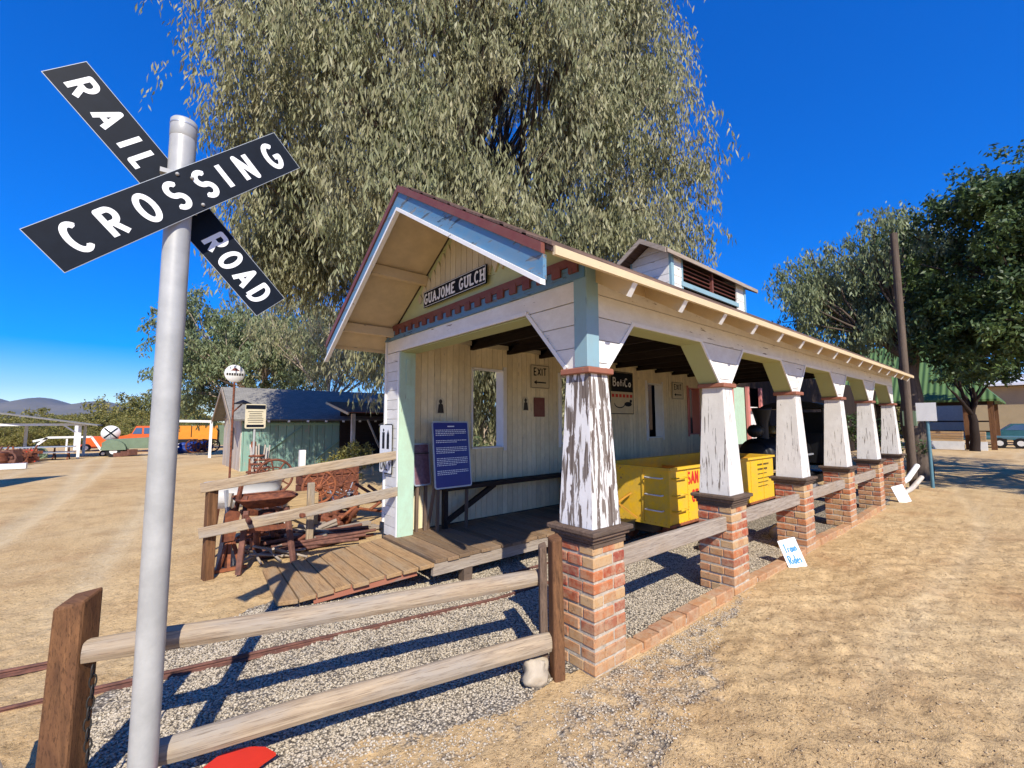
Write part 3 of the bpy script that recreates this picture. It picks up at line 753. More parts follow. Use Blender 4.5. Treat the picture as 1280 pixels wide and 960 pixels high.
m=MB();m.beam((1.15,5.3,.0),(2.2,4.93,.2),.04,.08);m.beam((1.2,4.8,.0),(2.2,4.4,.2),.04,.08);m.build('stringer',M['grey'],bw)
# ------------------------------------------------------------------ lettering
GL={};DZ=[0]
def arc(cx,cy,rx,ry,a0,a1,n=14): return [(cx+rx*math.cos(R_(a0+(a1-a0)*i/n)),cy+ry*math.sin(R_(a0+(a1-a0)*i/n))) for i in range(n+1)]
def _gl():
    # letters in a 0..w by 0..1 box, stroke centre lines
    g=GL
    g['R']=(.58,[[(.08,.07),(.08,.93),(.32,.93)]+arc(.32,.71,.2,.22,90,-90)+[(.08,.49)],[(.28,.49),(.52,.07)]])
    g['A']=(.66,[[(.06,.07),(.33,.93),(.60,.07)],[(.16,.34),(.50,.34)]])
    g['I']=(.2,[[(.1,.07),(.1,.93)]])
    g['L']=(.52,[[(.08,.93),(.08,.07),(.46,.07)]])
    g['O']=(.66,[arc(.33,.5,.25,.43,0,360,28)])
    g['D']=(.62,[[(.08,.07),(.08,.93),(.26,.93)]+arc(.26,.5,.28,.43,90,-90,16)+[(.08,.07)]])
    g['C']=(.62,[arc(.33,.5,.25,.43,48,312,22)])
    g['S']=(.58,[arc(.29,.71,.21,.22,35,270,14)+arc(.29,.28,.22,.215,90,-145,14)])
    g['N']=(.62,[[(.08,.07),(.08,.93),(.54,.07),(.54,.93)]])
    g['G']=(.64,[arc(.33,.5,.25,.43,48,330,22)+[(.57,.44),(.36,.44)]])
    g['E']=(.52,[[(.46,.93),(.08,.93),(.08,.07),(.46,.07)],[(.08,.5),(.4,.5)]])
    g['X']=(.6,[[(.06,.93),(.54,.07)],[(.54,.93),(.06,.07)]])
    g['T']=(.56,[[(.04,.93),(.52,.93)],[(.28,.93),(.28,.07)]])
    g['U']=(.62,[[(.08,.93),(.08,.33)]+arc(.31,.33,.23,.26,180,360,12)+[(.54,.93)]])
    g['J']=(.5,[[(.42,.93),(.42,.3)]+arc(.24,.3,.18,.23,0,-170,10)])
    g['M']=(.74,[[(.08,.07),(.08,.93),(.37,.3),(.66,.93),(.66,.07)]])
    g['H']=(.62,[[(.08,.07),(.08,.93)],[(.54,.07),(.54,.93)],[(.08,.5),(.54,.5)]])
    g['Y']=(.58,[[(.05,.93),(.29,.48),(.53,.93)],[(.29,.48),(.29,.07)]])
    g['P']=(.58,[[(.08,.07),(.08,.93),(.32,.93)]+arc(.32,.69,.2,.24,90,-90)+[(.08,.45)]])
    g['F']=(.52,[[(.46,.93),(.08,.93),(.08,.07)],[(.08,.5),(.4,.5)]])
    g['W']=(.8,[[(.05,.93),(.22,.07),(.4,.8),(.58,.07),(.75,.93)]])
    g['K']=(.58,[[(.08,.07),(.08,.93)],[(.52,.93),(.1,.42)],[(.22,.55),(.54,.07)]])
    g['B']=(.58,[[(.08,.07),(.08,.93),(.3,.93)]+arc(.3,.72,.18,.21,90,-90)+[(.08,.51)],[(.3,.51)]+arc(.32,.29,.2,.22,90,-90)+[(.08,.07)]])
    g['a']=(.5,[arc(.25,.28,.17,.21,0,360,18),[(.43,.52),(.43,.07)]]);g['i']=(.2,[[(.1,.07),(.1,.5)],[(.1,.68),(.1,.72)]])
    g['n']=(.48,[[(.08,.07),(.08,.5)],arc(.25,.32,.17,.18,180,0,10)+[(.42,.07)]]);g['r']=(.36,[[(.08,.07),(.08,.5)],arc(.25,.3,.17,.2,180,60,6)])
    g['d']=(.5,[arc(.25,.28,.17,.21,0,360,18),[(.43,.93),(.43,.07)]]);g['e']=(.5,[[(.09,.3),(.42,.3)]+arc(.25,.28,.17,.21,10,310,16)])
    g['s']=(.42,[arc(.21,.39,.12,.10,35,270,8)+arc(.21,.18,.13,.11,90,-145,8)]);g['t']=(.34,[[(.15,.8),(.15,.07)],[(.03,.52),(.3,.52)]]);g['o']=(.5,[arc(.25,.28,.17,.21,0,360,18)])
    g['1']=(.3,[[(.05,.75),(.18,.93),(.18,.07)]]);g['c']=(.46,[arc(.25,.28,.17,.21,50,310,16)])
_gl()
def stroke(m,pts,w,o,u,v,n,t):
    o,u,v,n=V(o),V(u),V(v),V(n)
    for a,b in zip(pts,pts[1:]):
        a_=V((a[0],a[1]));b_=V((b[0],b[1]));d=b_-a_
        if d.length<1e-6:continue
        d.normalize();p=V((-d.y,d.x))*w/2;q=[a_-p,b_-p,b_+p,a_+p];DZ[0]=(DZ[0]+1)%97
        m.prism([(x.x,x.y) for x in q],o+n*DZ[0]*6e-6,u,v,n,t)
    for i,a in enumerate(pts):
        if w>.006 and i not in(0,len(pts)-1):
            DZ[0]=(DZ[0]+1)%97;m.prism([(a[0]+w/2*math.cos(k*math.pi/5),a[1]+w/2*math.sin(k*math.pi/5)) for k in range(10)],V(o)+n*DZ[0]*6e-6,u,v,n,t)
def text(m,s,h,w,c,u,v,n,t=.0012,track=.12,centre=True,slab=0,xs=1,pos=None):
    """draw s with cap height h, stroke w, centred at c"""
    tot=sum((GL[k][0] if k!=' ' else .4)+track for k in s)-track
    x=-tot*h*xs/2 if centre else 0
    for i,k in enumerate(s):
        if k==' ':x+=(.4+track)*h*xs;continue
        wd,ss=GL[k]
        x0=x if pos is None else pos[i]-wd*h*xs/2
        for st in ss:
            st2=[(x0+a*h*xs,(b-.5)*h) for a,b in st];stroke(m,st2,w,c,u,v,n,t)
            if slab:
                for e in(st2[0],st2[-1]):
                    if abs(abs(e[1])-.43*h)<.02*h: stroke(m,[(e[0]-slab,e[1]),(e[0]+slab,e[1])],w*.8,V(c)+V(n)*3e-4,u,v,n,t)
        x+=(wd+track)*h*xs
def rrect(w,h,r,n=5):
    P=[]
    for cx,cy,a in((w/2-r,h/2-r,0),(-w/2+r,h/2-r,90),(-w/2+r,-h/2+r,180),(w/2-r,-h/2+r,270)):
        P+=[(cx+r*math.cos(R_(a+90*k/n)),cy+r*math.sin(R_(a+90*k/n))) for k in range(n+1)]
    return P
UX,NY=V((1,0,0)),V((0,-1,0))
# ------------------------------------------------------------------ railroad crossing sign
cx,cy=.075,2.432
cb=thing('crossing_sign','tall grey steel pole carrying crossed black RAIL ROAD CROSSING blades at the left','crossing sign',(cx,cy,0))
m=MB();m.tube([(cx,cy,-.2),(cx,cy,2.90)],.050,28);m.build('pole',M['galv'],cb)
m=MB();m.lathe([(.0,2.988),(.03,2.988),(.046,2.985),(.051,2.978),(.0515,2.90),(.050,2.898)],(cx,cy,0),'z',28);pc=m.build('pole_cap',M['galv'],cb)
m=MB();m.tube([(cx,cy,2.955),(cx,cy,2.961)],.0525,28);m.build('band',M['steel'],cb)
def blade(ang,off,L0,L1,w,vc,txt,pos,h,sw,C):
    a=R_(ang);u=V((math.cos(a),0,math.sin(a)));v=V((-math.sin(a),0,math.cos(a)));c=V((C[0],cy+off,C[1]))+v*vc
    m=MB();m.prism([(L0,-w/2),(L1,-w/2),(L1,w/2),(L0,w/2)],c,u,v,NY,.003)
    b=m.build('sign_blade',M['alu'],cb)
    m=MB();e=.0022;m.prism([(L0+e,-w/2+e),(L1-e,-w/2+e),(L1-e,w/2-e),(L0+e,w/2-e)],c+NY*.0032,u,v,NY,.0008);m.build('blade_face',M['black'],b)
    m=MB();
    for t_,p_ in zip(txt,pos):text(m,t_,h,sw,c+NY*.0042,u,v,NY,.0008,pos=p_,xs=.92)
    m.build('lettering',M['signwhite'],b)
    return b,c,u,v
P0=(.108,2.642)
b1,c1_,u1,v1=blade(42.2,-.066,-.585,.515,.187,-.004,['CROSSING'],[[-.468,-.332,-.192,-.062,.070,.166,.278,.425]],.122,.0228,P0)
b2,c2_,u2,v2=blade(-47.8,.064,-.612,.582,.170,-.045,['RAIL','ROAD'],[[-.525,-.395,-.288,-.205],[.208,.306,.405,.500]],.112,.0208,(.118,2.655))
m=MB()
for du,dv in((-.0,.075),(.0,-.072),(.04,.04)):
    p=c1_+u1*du+v1*dv;m.lathe([(.0,-.014),(.006,-.012),(.008,-.006),(.008,.0)],tuple(p),'y',10)
for k in(.06,-.055):
    m.tube([(cx-.065,cy-.03,2.64+k),(cx-.065,cy+.06,2.64+k)],.007,8);m.tube([(cx+.065,cy-.06,2.64+k),(cx+.065,cy+.06,2.64+k)],.007,8)
m.box((cx-.05,cy-.05,2.70),(.05,.03,.02));m.build('bolts',M['galv'],cb)
# red plate near the pole base
rp=MB();P=[(-.16,-.02),(-.13,.05),(-.07,.085),(.0,.09),(.05,.085),(.115,.045),(.085,.0),(.03,-.10),(-.05,-.15),(-.13,-.1)]
o=V((.44,2.44,.04));rp.prism([(a*1.05,b) for a,b in P],o,V((.80,-.6,0)),V((.6,.8,.05)),V((0,0,1)),.012)
ro=rp.build('red_plate',M['red'],None,(.44,2.44,0));tag(ro,'flat red metal plate lying on gravel under the lower fence rail','plate')
# ------------------------------------------------------------------ foreground fence
ff=thing('split_rail_fence','split rail fence with thick brown post in front of the gravel','fence',(1,2.4,0))
m=MB();a=V((-.185,2.72,-.05));b=V((-.168,2.685,.86))
def post(m,a,b,w,d,rotz,chop=.05):
    a,b=V(a),V(b);q=Matrix.Rotation(rotz,3,'Z');P=[]
    for k,(p,t) in enumerate(((a,1.05),(b,.97))):
        for i,j in((-1,-1),(1,-1),(1,1),(-1,1)):
            o=q@V((i*w/2*t,j*d/2*t,0));P.append(p+o+(V((0,0,chop*(i+j)*.3)) if k else V((0,0,0))))
    m.hexa(P,[(p[2],(i%4)*.1,i*.05) for i,p in enumerate(P)])
post(m,a,b,.125,.105,R_(-38));m.build('post',M['post'],ff,bevel=.012)
m=MB();post(m,(2.085,2.045,-.05),(2.08,2.05,.86),.075,.085,R_(-20),.03);m.build('post',M['post'],ff,bevel=.012)
m=MB();post(m,(2.05,2.13,-.05),(2.045,2.13,.80),.05,.05,R_(-30),.03);m.build('post',M['cap'],ff,bevel=.008)
m=MB();m.beam((-.135,2.66,.635),(2.10,2.19,.57),.09,.098,seg=14,wob=.007,bev=.036,taper=1.05);m.build('rail',M['rail'],ff)
m=MB();m.beam((.075,2.56,.175),(2.10,2.07,.215),.085,.105,seg=14,wob=.009,bev=.036,taper=1.12);m.build('rail',M['rail'],ff)
# chain hanging from the thick post
ch=MB();x,y=-.105,2.63
for k in range(9):
    z=.56-.042*k;c=(x+.004*math.sin(k),y,z)
    t=MB();n=14
    pts=[]
    for i in range(n+1):
        an=2*math.pi*i/n;px,pz=.011*math.cos(an),.027*math.sin(an)
        pts.append((c[0]+(px if k%2 else px*.3),c[1]+(px*.3 if k%2 else px),c[2]+pz))
    ch.tube(pts,.0035,6,caps=False)
co_=ch.build('chain',M['chain'],None,(x,y,.2));tag(co_,'short dark iron chain hanging beside the thick brown fence post','chain')
# grey timber ends at the lower left
gf=thing('grey_timber','weathered grey timbers crossing at the lower left corner','timber',(-.35,2.6,0))
m=MB();m.beam((-.52,2.9,.46),(-.30,2.60,.05),.09,.05,seg=4,bev=.012,wob=.003);m.build('timber',M['grey'],gf)
m=MB();m.beam((-.62,2.62,.19),(-.215,2.53,.17),.09,.09,seg=4,bev=.02,wob=.004);m.build('timber',M['grey'],gf)
# rope / pale hose at the fence foot
m=MB();m.tube([(2.0+.0*k,2.5,0) for k in range(1)]+[(2.15-.05*k,2.62-.075*k+.01*math.sin(k*2),.035+gzz(2.1,2.5)) for k in range(5)],.008,6)
# boulder by the second post
m=MB();m.sph((1.95,2.10,.05),.085,10,(1.1,.85,.95));
m.v=[(p[0]+.02*math.sin(p[2]*60+p[1]*40),p[1]+.014*math.sin(p[0]*70),p[2]+.014*math.sin(p[0]*50+p[1]*60)) for p in m.v]
o=m.build('boulder',M['rock'],None,(1.95,2.1,0));tag(o,'rounded pale boulder at the foot of the fence post beside the first pier','rock')
# rusty rails of the track
def rail_profile(name,a,b,label):
    a,b=V(a),V(b);m=MB();m.beam(a+V((0,0,.004)),b+V((0,0,.004)),.05,.012);m.beam(a+V((0,0,.016)),b+V((0,0,.016)),.010,.02);m.beam(a+V((0,0,.031)),b+V((0,0,.031)),.024,.012,seg=8,bev=.003,wob=.003)
    o=m.build(name,M['rust3'],None,tuple(a));tag(o,label,'rail');return o
d=V((2.99,-.56,0)).normalized()
def rp_(x,k): return V((x,3.78-.187*(x+.38),.0)) if k==0 else V((x,4.36-.187*(x+.6),.0))
rail_profile('track_rail',(-.9,3.88,-.012),(2.55,3.235,-.012),'near rusty track rail running over gravel toward the depot')
rail_profile('track_rail',(-1.1,4.46,-.012),(.72,4.13,-.012),'farther rusty track rail left of the plank ramp')
rail_profile('track_rail',(2.55,3.235,-.012),(12.3,3.0,-.012),'near track rail passing beneath the yellow ore car')
rail_profile('track_rail',(2.6,3.66,-.012),(12.3,3.6,-.012),'far track rail beneath the yellow ore car')
# ------------------------------------------------------------------ left fence by the junk yard
lf=thing('rail_fence','two rail weathered fence joining the white left depot post','fence',(1.4,5.3,0))
m=MB();m.box((.60,5.62,.42),(.095,.095,1.0),Matrix.Rotation(R_(12),3,'Z'),'z');m.build('post',M['post'],lf,bevel=.01)
m=MB();m.beam((.50,5.60,.925),(2.33,4.86,1.225),.035,.105,seg=8,bev=.01,wob=.005);m.build('rail',M['rail'],lf)
m=MB();m.beam((.50,5.56,.475),(2.33,4.83,.80),.035,.115,seg=8,bev=.01,wob=.006);m.build('rail',M['rail'],lf)
m=MB();m.box((1.72,6.1,.4),(.085,.05,.85),None,'z');m.build('post',M['rail'],lf,bevel=.008)
# ------------------------------------------------------------------ signs on the depot
def sign(name,label,c,w,h,u,v,n,face,rim,parent=None,t=.006,rw=.012,r=.02,rimproud=True):
    m=MB();m.prism(rrect(w,h,r),c,u,v,n,t);o=m.build(name,rim,None,tuple(c));tag(o,label,'sign')
    f=MB();f.prism(rrect(w-2*rw,h-2*rw,max(r-rw,.003)),V(c)+V(n)*(t+.0004),u,v,n,.0012);f.build('sign_face',face,o)
    return o,V(c)+V(n)*(t+.0018)
VZ=V((0,0,1));uf=V((0,-1,0)) # front face reading direction (left to right as seen from -X)
so_,c=sign('name_sign','black GUAJOME GULCH name board on the front gable','sign' and (FX-.02,3.635,2.935),1.13,.175,uf,VZ,NX,M['black'],M['signwhite'],rw=.006,r=.004,t=.014) if False else (None,None)
m=MB();m.prism(rrect(1.14,.175,.004),(FX-.018,3.635,2.925),uf,VZ,NX,.014);ns=m.build('name_sign',M['black'],None,(FX-.02,3.635,2.925));tag(ns,'black board lettered GUAJOME GULCH on the front gable','sign')
m=MB()
for q in((-.56,-.08,-.56,.08),(.56,-.08,.56,.08),(-.56,.08,.56,.08),(-.56,-.08,.56,-.08)): stroke(m,[(q[0],q[1]),(q[2],q[3])],.005,V((FX-.0325,3.635,2.925)),uf,VZ,NX,.0008)
text(m,'GUAJOME GULCH',.112,.021,V((FX-.0325,3.635,2.925)),uf,VZ,NX,.001,track=.17,slab=.018,xs=1.0)
m.build('lettering',M['signwhite'],ns)
def exitsign(x0,x1,z0,z1,label,face):
    c=(( x0+x1)/2,WY-.012,(z0+z1)/2);w,h=x1-x0,z1-z0
    m=MB();m.prism(rrect(w,h,.02),c,UX,VZ,NY,.005);o=m.build('exit_sign',face,None,c);tag(o,label,'sign')
    c=V(c)+NY*.0055;m=MB()
    P=rrect(w-.03,h-.03,.015);stroke(m,P+[P[0]],.007,c,UX,VZ,NY,.001)
    text(m,'EXIT',h*.34,.020,c+VZ*h*.2,UX,VZ,NY,.001,track=.10,xs=.98*w/.42)
    stroke(m,[(-w*.2,-h*.24),(w*.30,-h*.24)],.022,c,UX,VZ,NY,.001);m.prism([(-w*.33,-h*.24),(-w*.18,-h*.24-.035),(-w*.18,-h*.24+.035)],c,UX,VZ,NY,.0012)
    m.build('lettering',M['black'],o);return o
exitsign(4.56,4.98,2.12,2.5,'cream EXIT sign with left arrow between the first two wall windows',M['cream'])
exitsign(8.69,9.16,2.08,2.46,'faded EXIT sign on the wall beyond the third window',M['cream'])
o,c=sign('plaque','small maroon plaque on cream wall below the EXIT sign',(4.75,WY-.012,1.83),.23,.30,UX,VZ,NY,M['maroon'],M['maroon'],r=.012,rw=.01)
# shop board: dark top with name, red letters, picture below
o,c=sign('advert_board','dark BotiCo advert board with red letters, on wall behind first column',(6.9,WY-.012,2.14),.72,.80,UX,VZ,NY,M['cream'],M['black'],rw=.015,r=.015)
m=MB();m.prism([(-.34,.02),(.34,.02),(.34,.38),(-.34,.38)],c,UX,VZ,NY,.001);m.build('dark_panel',M['navy'] if False else M['black'],o)
m=MB();text(m,'BotiCo',.17,.025,c+VZ*.2+NY*.0015,UX,VZ,NY,.001,xs=1.0);m.build('lettering',M['signwhite'],o)
m=MB();
for k in range(6):m.box(tuple(c+UX*(-.28+.112*k)+VZ*-.055+NY*.001),(.075,.002,.06))
m.build('red_lettering',M['redlet'],o)
m=MB();stroke(m,arc(-.08,-.2,.16,.08,180,360,8),.02,c,UX,VZ,NY,.0012);m.prism(arc(.18,-.21,.12,.045,0,360,12)[:-1],c,UX,VZ,NY,.0014);m.prism(arc(.27,-.15,.04,.03,0,360,8)[:-1],c,UX,VZ,NY,.0016);m.build('picture',M['black'],o)
# two small cut-out figure plates
def figure(x,z,label):
    m=MB();m.prism([(-.06,-.1),(.06,-.1),(.06,.07),(.03,.11),(-.03,.11),(-.06,.07)],(x,WY-.012,z),UX,VZ,NY,.004);o=m.build('figure_plate',M['cream'],None,(x,WY-.01,z));tag(o,label,'plate')
    m=MB();m.prism(arc(.0,.06,.025,.03,0,360,10)[:-1],(x,WY-.017,z),UX,VZ,NY,.001);m.prism([(-.045,-.09),(.05,-.09),(.035,.02),(0,.04),(-.03,.02)],(x,WY-.0175,z),UX,VZ,NY,.001);m.build('picture',M['chain'],o)
figure(2.97,1.81,'small figure plate on wall above the blue information sign');figure(4.46,1.87,'small figure plate on wall left of maroon plaque')
# leaning information signs
def infosign(x0,x1,z0,z1,yb,yt,face,label,lines,nm,title=True):
    n=V((0,-(z1-z0),-(yb-yt)*-1)).normalized();v=V((0,yt-yb,z1-z0)).normalized();n=UX.cross(v).normalized()
    if n.y>0:n=-n
    c=V(((x0+x1)/2,(yb+yt)/2,(z0+z1)/2));w,h=x1-x0,(V((0,yt-yb,z1-z0))).length
    m=MB();m.prism(rrect(w,h,.03),c,UX,v,n,.012);o=m.build(nm,M['steel'],None,tuple(c));tag(o,label,'sign')
    m=MB();m.prism(rrect(w-.035,h-.035,.018),c+n*.0122,UX,v,n,.0015);m.build('sign_face',face,o)
    m=MB();zz=h/2-.065
    if title:m.prism([(-.05,zz-.007),(.05,zz-.007),(.05,zz+.007),(-.05,zz+.007)],c+n*.0138,UX,v,n,.0006)
    zz-=.045
    for para in lines:
        for k in range(para):
            a=-w/2+.045;e=w/2-.045 if k<para-1 else w*random.uniform(-.15,.2)
            x=a
            while x<e:
                L=random.uniform(.01,.035);L=min(L,e-x)
                m.prism([(x,zz-.0045),(x+L,zz-.0045),(x+L,zz+.0045),(x,zz+.0045)],c+n*.0138,UX,v,n,.0006);x+=L+.007
            zz-=.0215
        zz-=.045
    m.build('lettering',M['signwhite'],o)
    m=MB()
    for x in(x0+.06,x1-.06):m.beam((x,yb+.02,z0+.02),(x,yb+.03,.28),.035,.03)
    for x in(x0+.04,):m.beam((x,yb+.05,z0+.1),(x,yb+.22,.28),.03,.03)
    m.build('stand',M['cap'],o);return o
infosign(2.73,3.27,.79,1.61,4.70,4.80,M['navy'],'navy blue information sign with white text, leaning near left depot post',(4,2,4,5,3),'information_sign')
o=infosign(2.535,2.77,.83,1.34,4.86,4.93,M['plum'],'plum textured panel sign beside the navy information sign',(),'panel_sign',False)
m=MB();
for z in(1.22,.97):m.box((2.65,4.885,z),(.2,.012,.012))
m.build('divider',M['chain'],o)
# bench rail along the wall
br=thing('bench','dark timber bench rail with diagonal brace along the board wall','bench',(4.2,4.8,.28))
m=MB();m.beam((2.9,4.8,.775),(7.2,4.8,.785),.20,.045);m.build('seat',M['dark'],br)
m=MB();m.beam((2.95,4.80,.36),(3.75,4.84,.75),.05,.06);m.build('brace',M['dark'],br)
for x in(2.95,5.1,7.1):
    m=MB();m.box((x,4.82,.515),(.06,.06,.475),None,'z');m.build('leg',M['dark'],br)
# sign on the left post
o,c=sign('notice_sign','narrow white ONLY sign with black figures on the left depot post',(FX-.012,5.13,1.28),.36,.60,uf,VZ,NX,M['signwhite'],M['black'],rw=.012,r=.03,t=.006)
m=MB();text(m,'ONLY',.12,.018,c+VZ*-.2,uf,VZ,NX,.001,xs=.9)
m.prism([(-.10,.0),(-.03,.0),(-.03,.2),(-.10,.2)],c,uf,VZ,NX,.001);m.prism([(.03,.0),(.10,.0),(.10,.17),(.065,.235),(.03,.17)],c,uf,VZ,NX,.001);m.prism(arc(-.065,.225,.02,.02,0,360,8)[:-1],c,uf,VZ,NX,.001)
m.build('lettering',M['black'],o)
# train ride boards leaning on the piers
def board(cx,cy,w,h,yaw,lean,label,blue=True,roll=R_(16)):
    u=V((math.cos(yaw),math.sin(yaw),0));nn=V((math.sin(yaw),-math.cos(yaw),0));v=(VZ*math.cos(lean)-nn*math.sin(lean)).normalized();n=u.cross(v);n=n if n.dot(nn)>0 else -n
    u,v=u*math.cos(roll)+v*math.sin(roll),v*math.cos(roll)-u*math.sin(roll)
    c=V((cx,cy,0))+v*(h/2-.01);m=MB();m.prism(rrect(w,h,.004),c,u,v,n,.012);o=m.build('sandwich_board',M['signwhite'],None,(cx,cy,0));tag(o,label,'sign')
    if blue:
        m=MB();text(m,'Train',.10,.0125,c+v*.06+n*.0125,u,v,n,.001,xs=.5);text(m,'Rides',.10,.0125,c-v*.06+n*.0125,u,v,n,.001,xs=.5);m.build('lettering',M['bluelet'],o)
M['bluelet']=plain('blue_paint_lettering',(.05,.27,.55),.5,0,.1,8)
board(5.60,1.79,.19,.31,R_(-50),R_(14),'white board hand lettered Train Rides leaning near the third pier')
board(11.6,1.76,.22,.34,R_(-50),R_(14),'blank white board leaning near the last brick pier',False)
# ------------------------------------------------------------------ yellow ore car
car=thing('ore_car','yellow narrow gauge ore car with red SAN lettering behind the second column','rail car',(6.3,3.35,0))
x0,x1,y0,y1,z0,z1=4.74,7.9,2.80,3.86,.37,1.05
m=MB();t=.03
m.box(((x0+x1)/2,y0+t/2,(z0+z1)/2),(x1-x0,t,z1-z0));m.box(((x0+x1)/2,y1-t/2,(z0+z1)/2),(x1-x0,t,z1-z0))
m.box((x0+t/2,(y0+y1)/2,(z0+z1)/2),(t,y1-y0-2*t,z1-z0));m.box((x1-t/2,(y0+y1)/2,(z0+z1)/2),(t,y1-y0-2*t,z1-z0))
m.box(((x0+x1)/2,(y0+y1)/2,z0+.02),(x1-x0-2*t,y1-y0-2*t,.04));m.build('body',M['yellow'],car)
m=MB()
for xx2 in np.linspace(x0+.42,x1-.42,6):m.box((xx2,y0-.004,(z0+z1)/2),(.008,.008,z1-z0-.04),None,'z')
for y in (y0-.012,y1+.012):m.box(((x0+x1)/2,y,z1-.012),(x1-x0+.04,.03,.03))
for x in (x0-.012,x1+.012):m.box((x,(y0+y1)/2,z1-.012),(.03,y1-y0,.03))
m.box((x0-.006,y0+.35,(z0+z1)/2),(.012,.02,z1-z0-.05),None,'z');m.build('rim',M['yellow'],car)
m=MB()
for xx2 in np.linspace(x0+.42,x1-.42,6):
    for k in range(9):m.sph((xx2+.022,y0-.001,z0+.05+k*.07),.007,4,(1,.6,1))
for k in range(46):m.sph((x0+.05+k*.067,y0-.001,z0+.03),.006,4,(1,.6,1))
for k in range(15):m.sph((x0-.001,y0+.05+k*.07,z0+.03),.006,4,(.6,1,1))
m.build('rivets',M['yellowin'],car);m.v
m=MB();m.box(((x0+x1)/2,y0-.010,z0+.012),(x1-x0+.02,.02,.024));m.build('lower_sill',M['rust2'],car)
m=MB();
for s_,xa in((1,x0+.04),(-1,x1-.04)):
    m.beam((xa,3.33,z1-.06),(xa+s_*.75,3.33,z0+.1),1.0,.02,up=(1,0,1))
m.box((6.3,3.33,z0+.30),(.02,.98,.5));m.build('slope_sheet',M['yellowin'],car)
for z in(.93,.73,.55):
    for (p,q,r_,s_) in (((x0+.06,y0-.045,z),(x0+.34,y0-.045,z),(x0+.06,y0,z),(x0+.34,y0,z)),((x0-.045,y0+.08,z),(x0-.045,y0+.30,z),(x0,y0+.08,z),(x0,y0+.30,z))):
        m=MB();m.tube([r_,p,q,s_],.009,8,caps=False);m.build('grab_iron',M['yellow'] if p[1]<y0 else M['enamel'],car)  # end rungs coloured white to stand for sunlit tips; side rungs yellow
m=MB();m.beam((x0-.03,y0+.42,.42),(x0-.16,y0+.62,.60),.03,.02);m.beam((x0-.16,y0+.62,.60),(x0-.03,y0+.5,.72),.03,.02);m.build('brake_lever',M['yellowin'],car)
m=MB();text(m,'SAN',.15,.030,V((x0+.555,y0-.0015,.905)),UX,VZ,NY,.001,xs=.85,slab=.012);text(m,'CE',.15,.030,V((x0+.60,y0-.0015,.68)),UX,VZ,NY,.001,xs=.85,slab=.012);m.build('lettering',M['redlet'],car)
m=MB()
for k,z in enumerate((.93,.86,.79,.72,.66,.60)):
    xx2=x1-.62;
    while xx2<x1-.2-.05*(k%3):L=random.uniform(.02,.05);m.box((xx2+L/2,y0-.002,z),(L,.002,.028 if k<2 else .014));xx2+=L+.015
m.build('small_lettering',M['chain'],car)
m=MB();m.box((6.3,3.33,.31),(3.0,.5,.10));m.box((4.6,3.33,.33),(.22,.14,.12));m.build('underframe',M['blackm'],car)
for xw in(5.15,5.75,6.95,7.5):
    for yw in(3.04,3.58):
        m=MB();m.lathe([(.0,-.03),(.05,-.03),(.05,-.015),(.13,-.015),(.13,.015),(.155,.015),(.155,.03),(0,.03)],(xw,yw,.205),'y',20);m.build('wheel',M['rust'],car)
    m=MB();m.tube([(xw,3.0,.205),(xw,3.62,.205)],.025,8);m.build('axle',M['rust'],car)
# debris: loose ties and clinker on the gravel inside the depot
for k,(x,y,L,a,lb) in enumerate(((5.35,2.45,.9,.15,'weathered plank end on gravel between the first two piers'),(7.6,2.5,.7,.2,'chunk of old timber on gravel behind the second rail bay'))):
    m=MB();m.beam((x,y,.05),(x+L*math.cos(a),y+L*math.sin(a),.06),.13,.07,seg=4,bev=.015,wob=.006);o=m.build('timber_offcut',M['grey'],None,(x,y,0));tag(o,lb,'timber')
for k,(x,y,s_,lb) in enumerate(((5.5,2.75,.11,'knobbly tan rock on gravel left of second pier'),(6.85,2.4,.12,'round tan rock between second and third piers'))):
    m=MB();m.sph((x,y,.05),s_,8,(1.3,.9,.8));m.v=[(p[0]+.02*math.sin(p[2]*50),p[1]+.02*math.sin(p[0]*60),p[2]+.015*math.sin(p[1]*60)) for p in m.v];o=m.build('rock',M['rock'],None,(x,y,0));tag(o,lb,'rock')
# ------------------------------------------------------------------ small black locomotive
lo=thing('locomotive','small black steam locomotive parked behind the ore car','locomotive',(10.4,3.3,0))
yc=3.32
m=MB();m.lathe([(.0,8.55),(.26,8.57),(.31,8.62),(.31,10.6),(0,10.6)],(0,yc,.98),'x',28);m.build('boiler',M['blackm'],lo)
m=MB();m.lathe([(.0,8.50),(.2,8.52),(.27,8.555),(.0,8.56)],(0,yc,.98),'x',24);m.build('smokebox_door',M['blackm'],lo)
m=MB();m.lathe([(.10,1.25),(.10,1.55),(.16,1.80),(.17,1.85),(.0,1.85)],(8.95,yc,0),'z',20);m.build('chimney',M['blackm'],lo)
m=MB();m.lathe([(.15,1.25),(.15,1.4),(.1,1.48),(0,1.5)],(9.8,yc,0),'z',20);m.build('steam_dome',M['blackm'],lo)
m=MB();m.lathe([(.0,1.52),(.04,1.5),(.07,1.42),(.10,1.36),(.0,1.36)],(9.4,yc,0),'z',16);m.tube([(9.4,yc-.13,1.26),(9.4,yc-.13,1.5),(9.4,yc+.13,1.5),(9.4,yc+.13,1.26)],.014,6);m.build('bell',M['mirrorpl'],lo)
m=MB();m.lathe([(0,8.5),(.10,8.5),(.12,8.56),(.1,8.75),(0,8.75)],(0,yc,1.42),'x',16);m.build('headlamp',M['blackm'],lo)
m=MB()
for y in(yc-.52,yc+.50):m.box((11.2,y,1.0),(1.1,.03,.75));m.box((10.68,y,1.6),(.06,.03,.5));m.box((11.72,y,1.6),(.06,.03,.5))
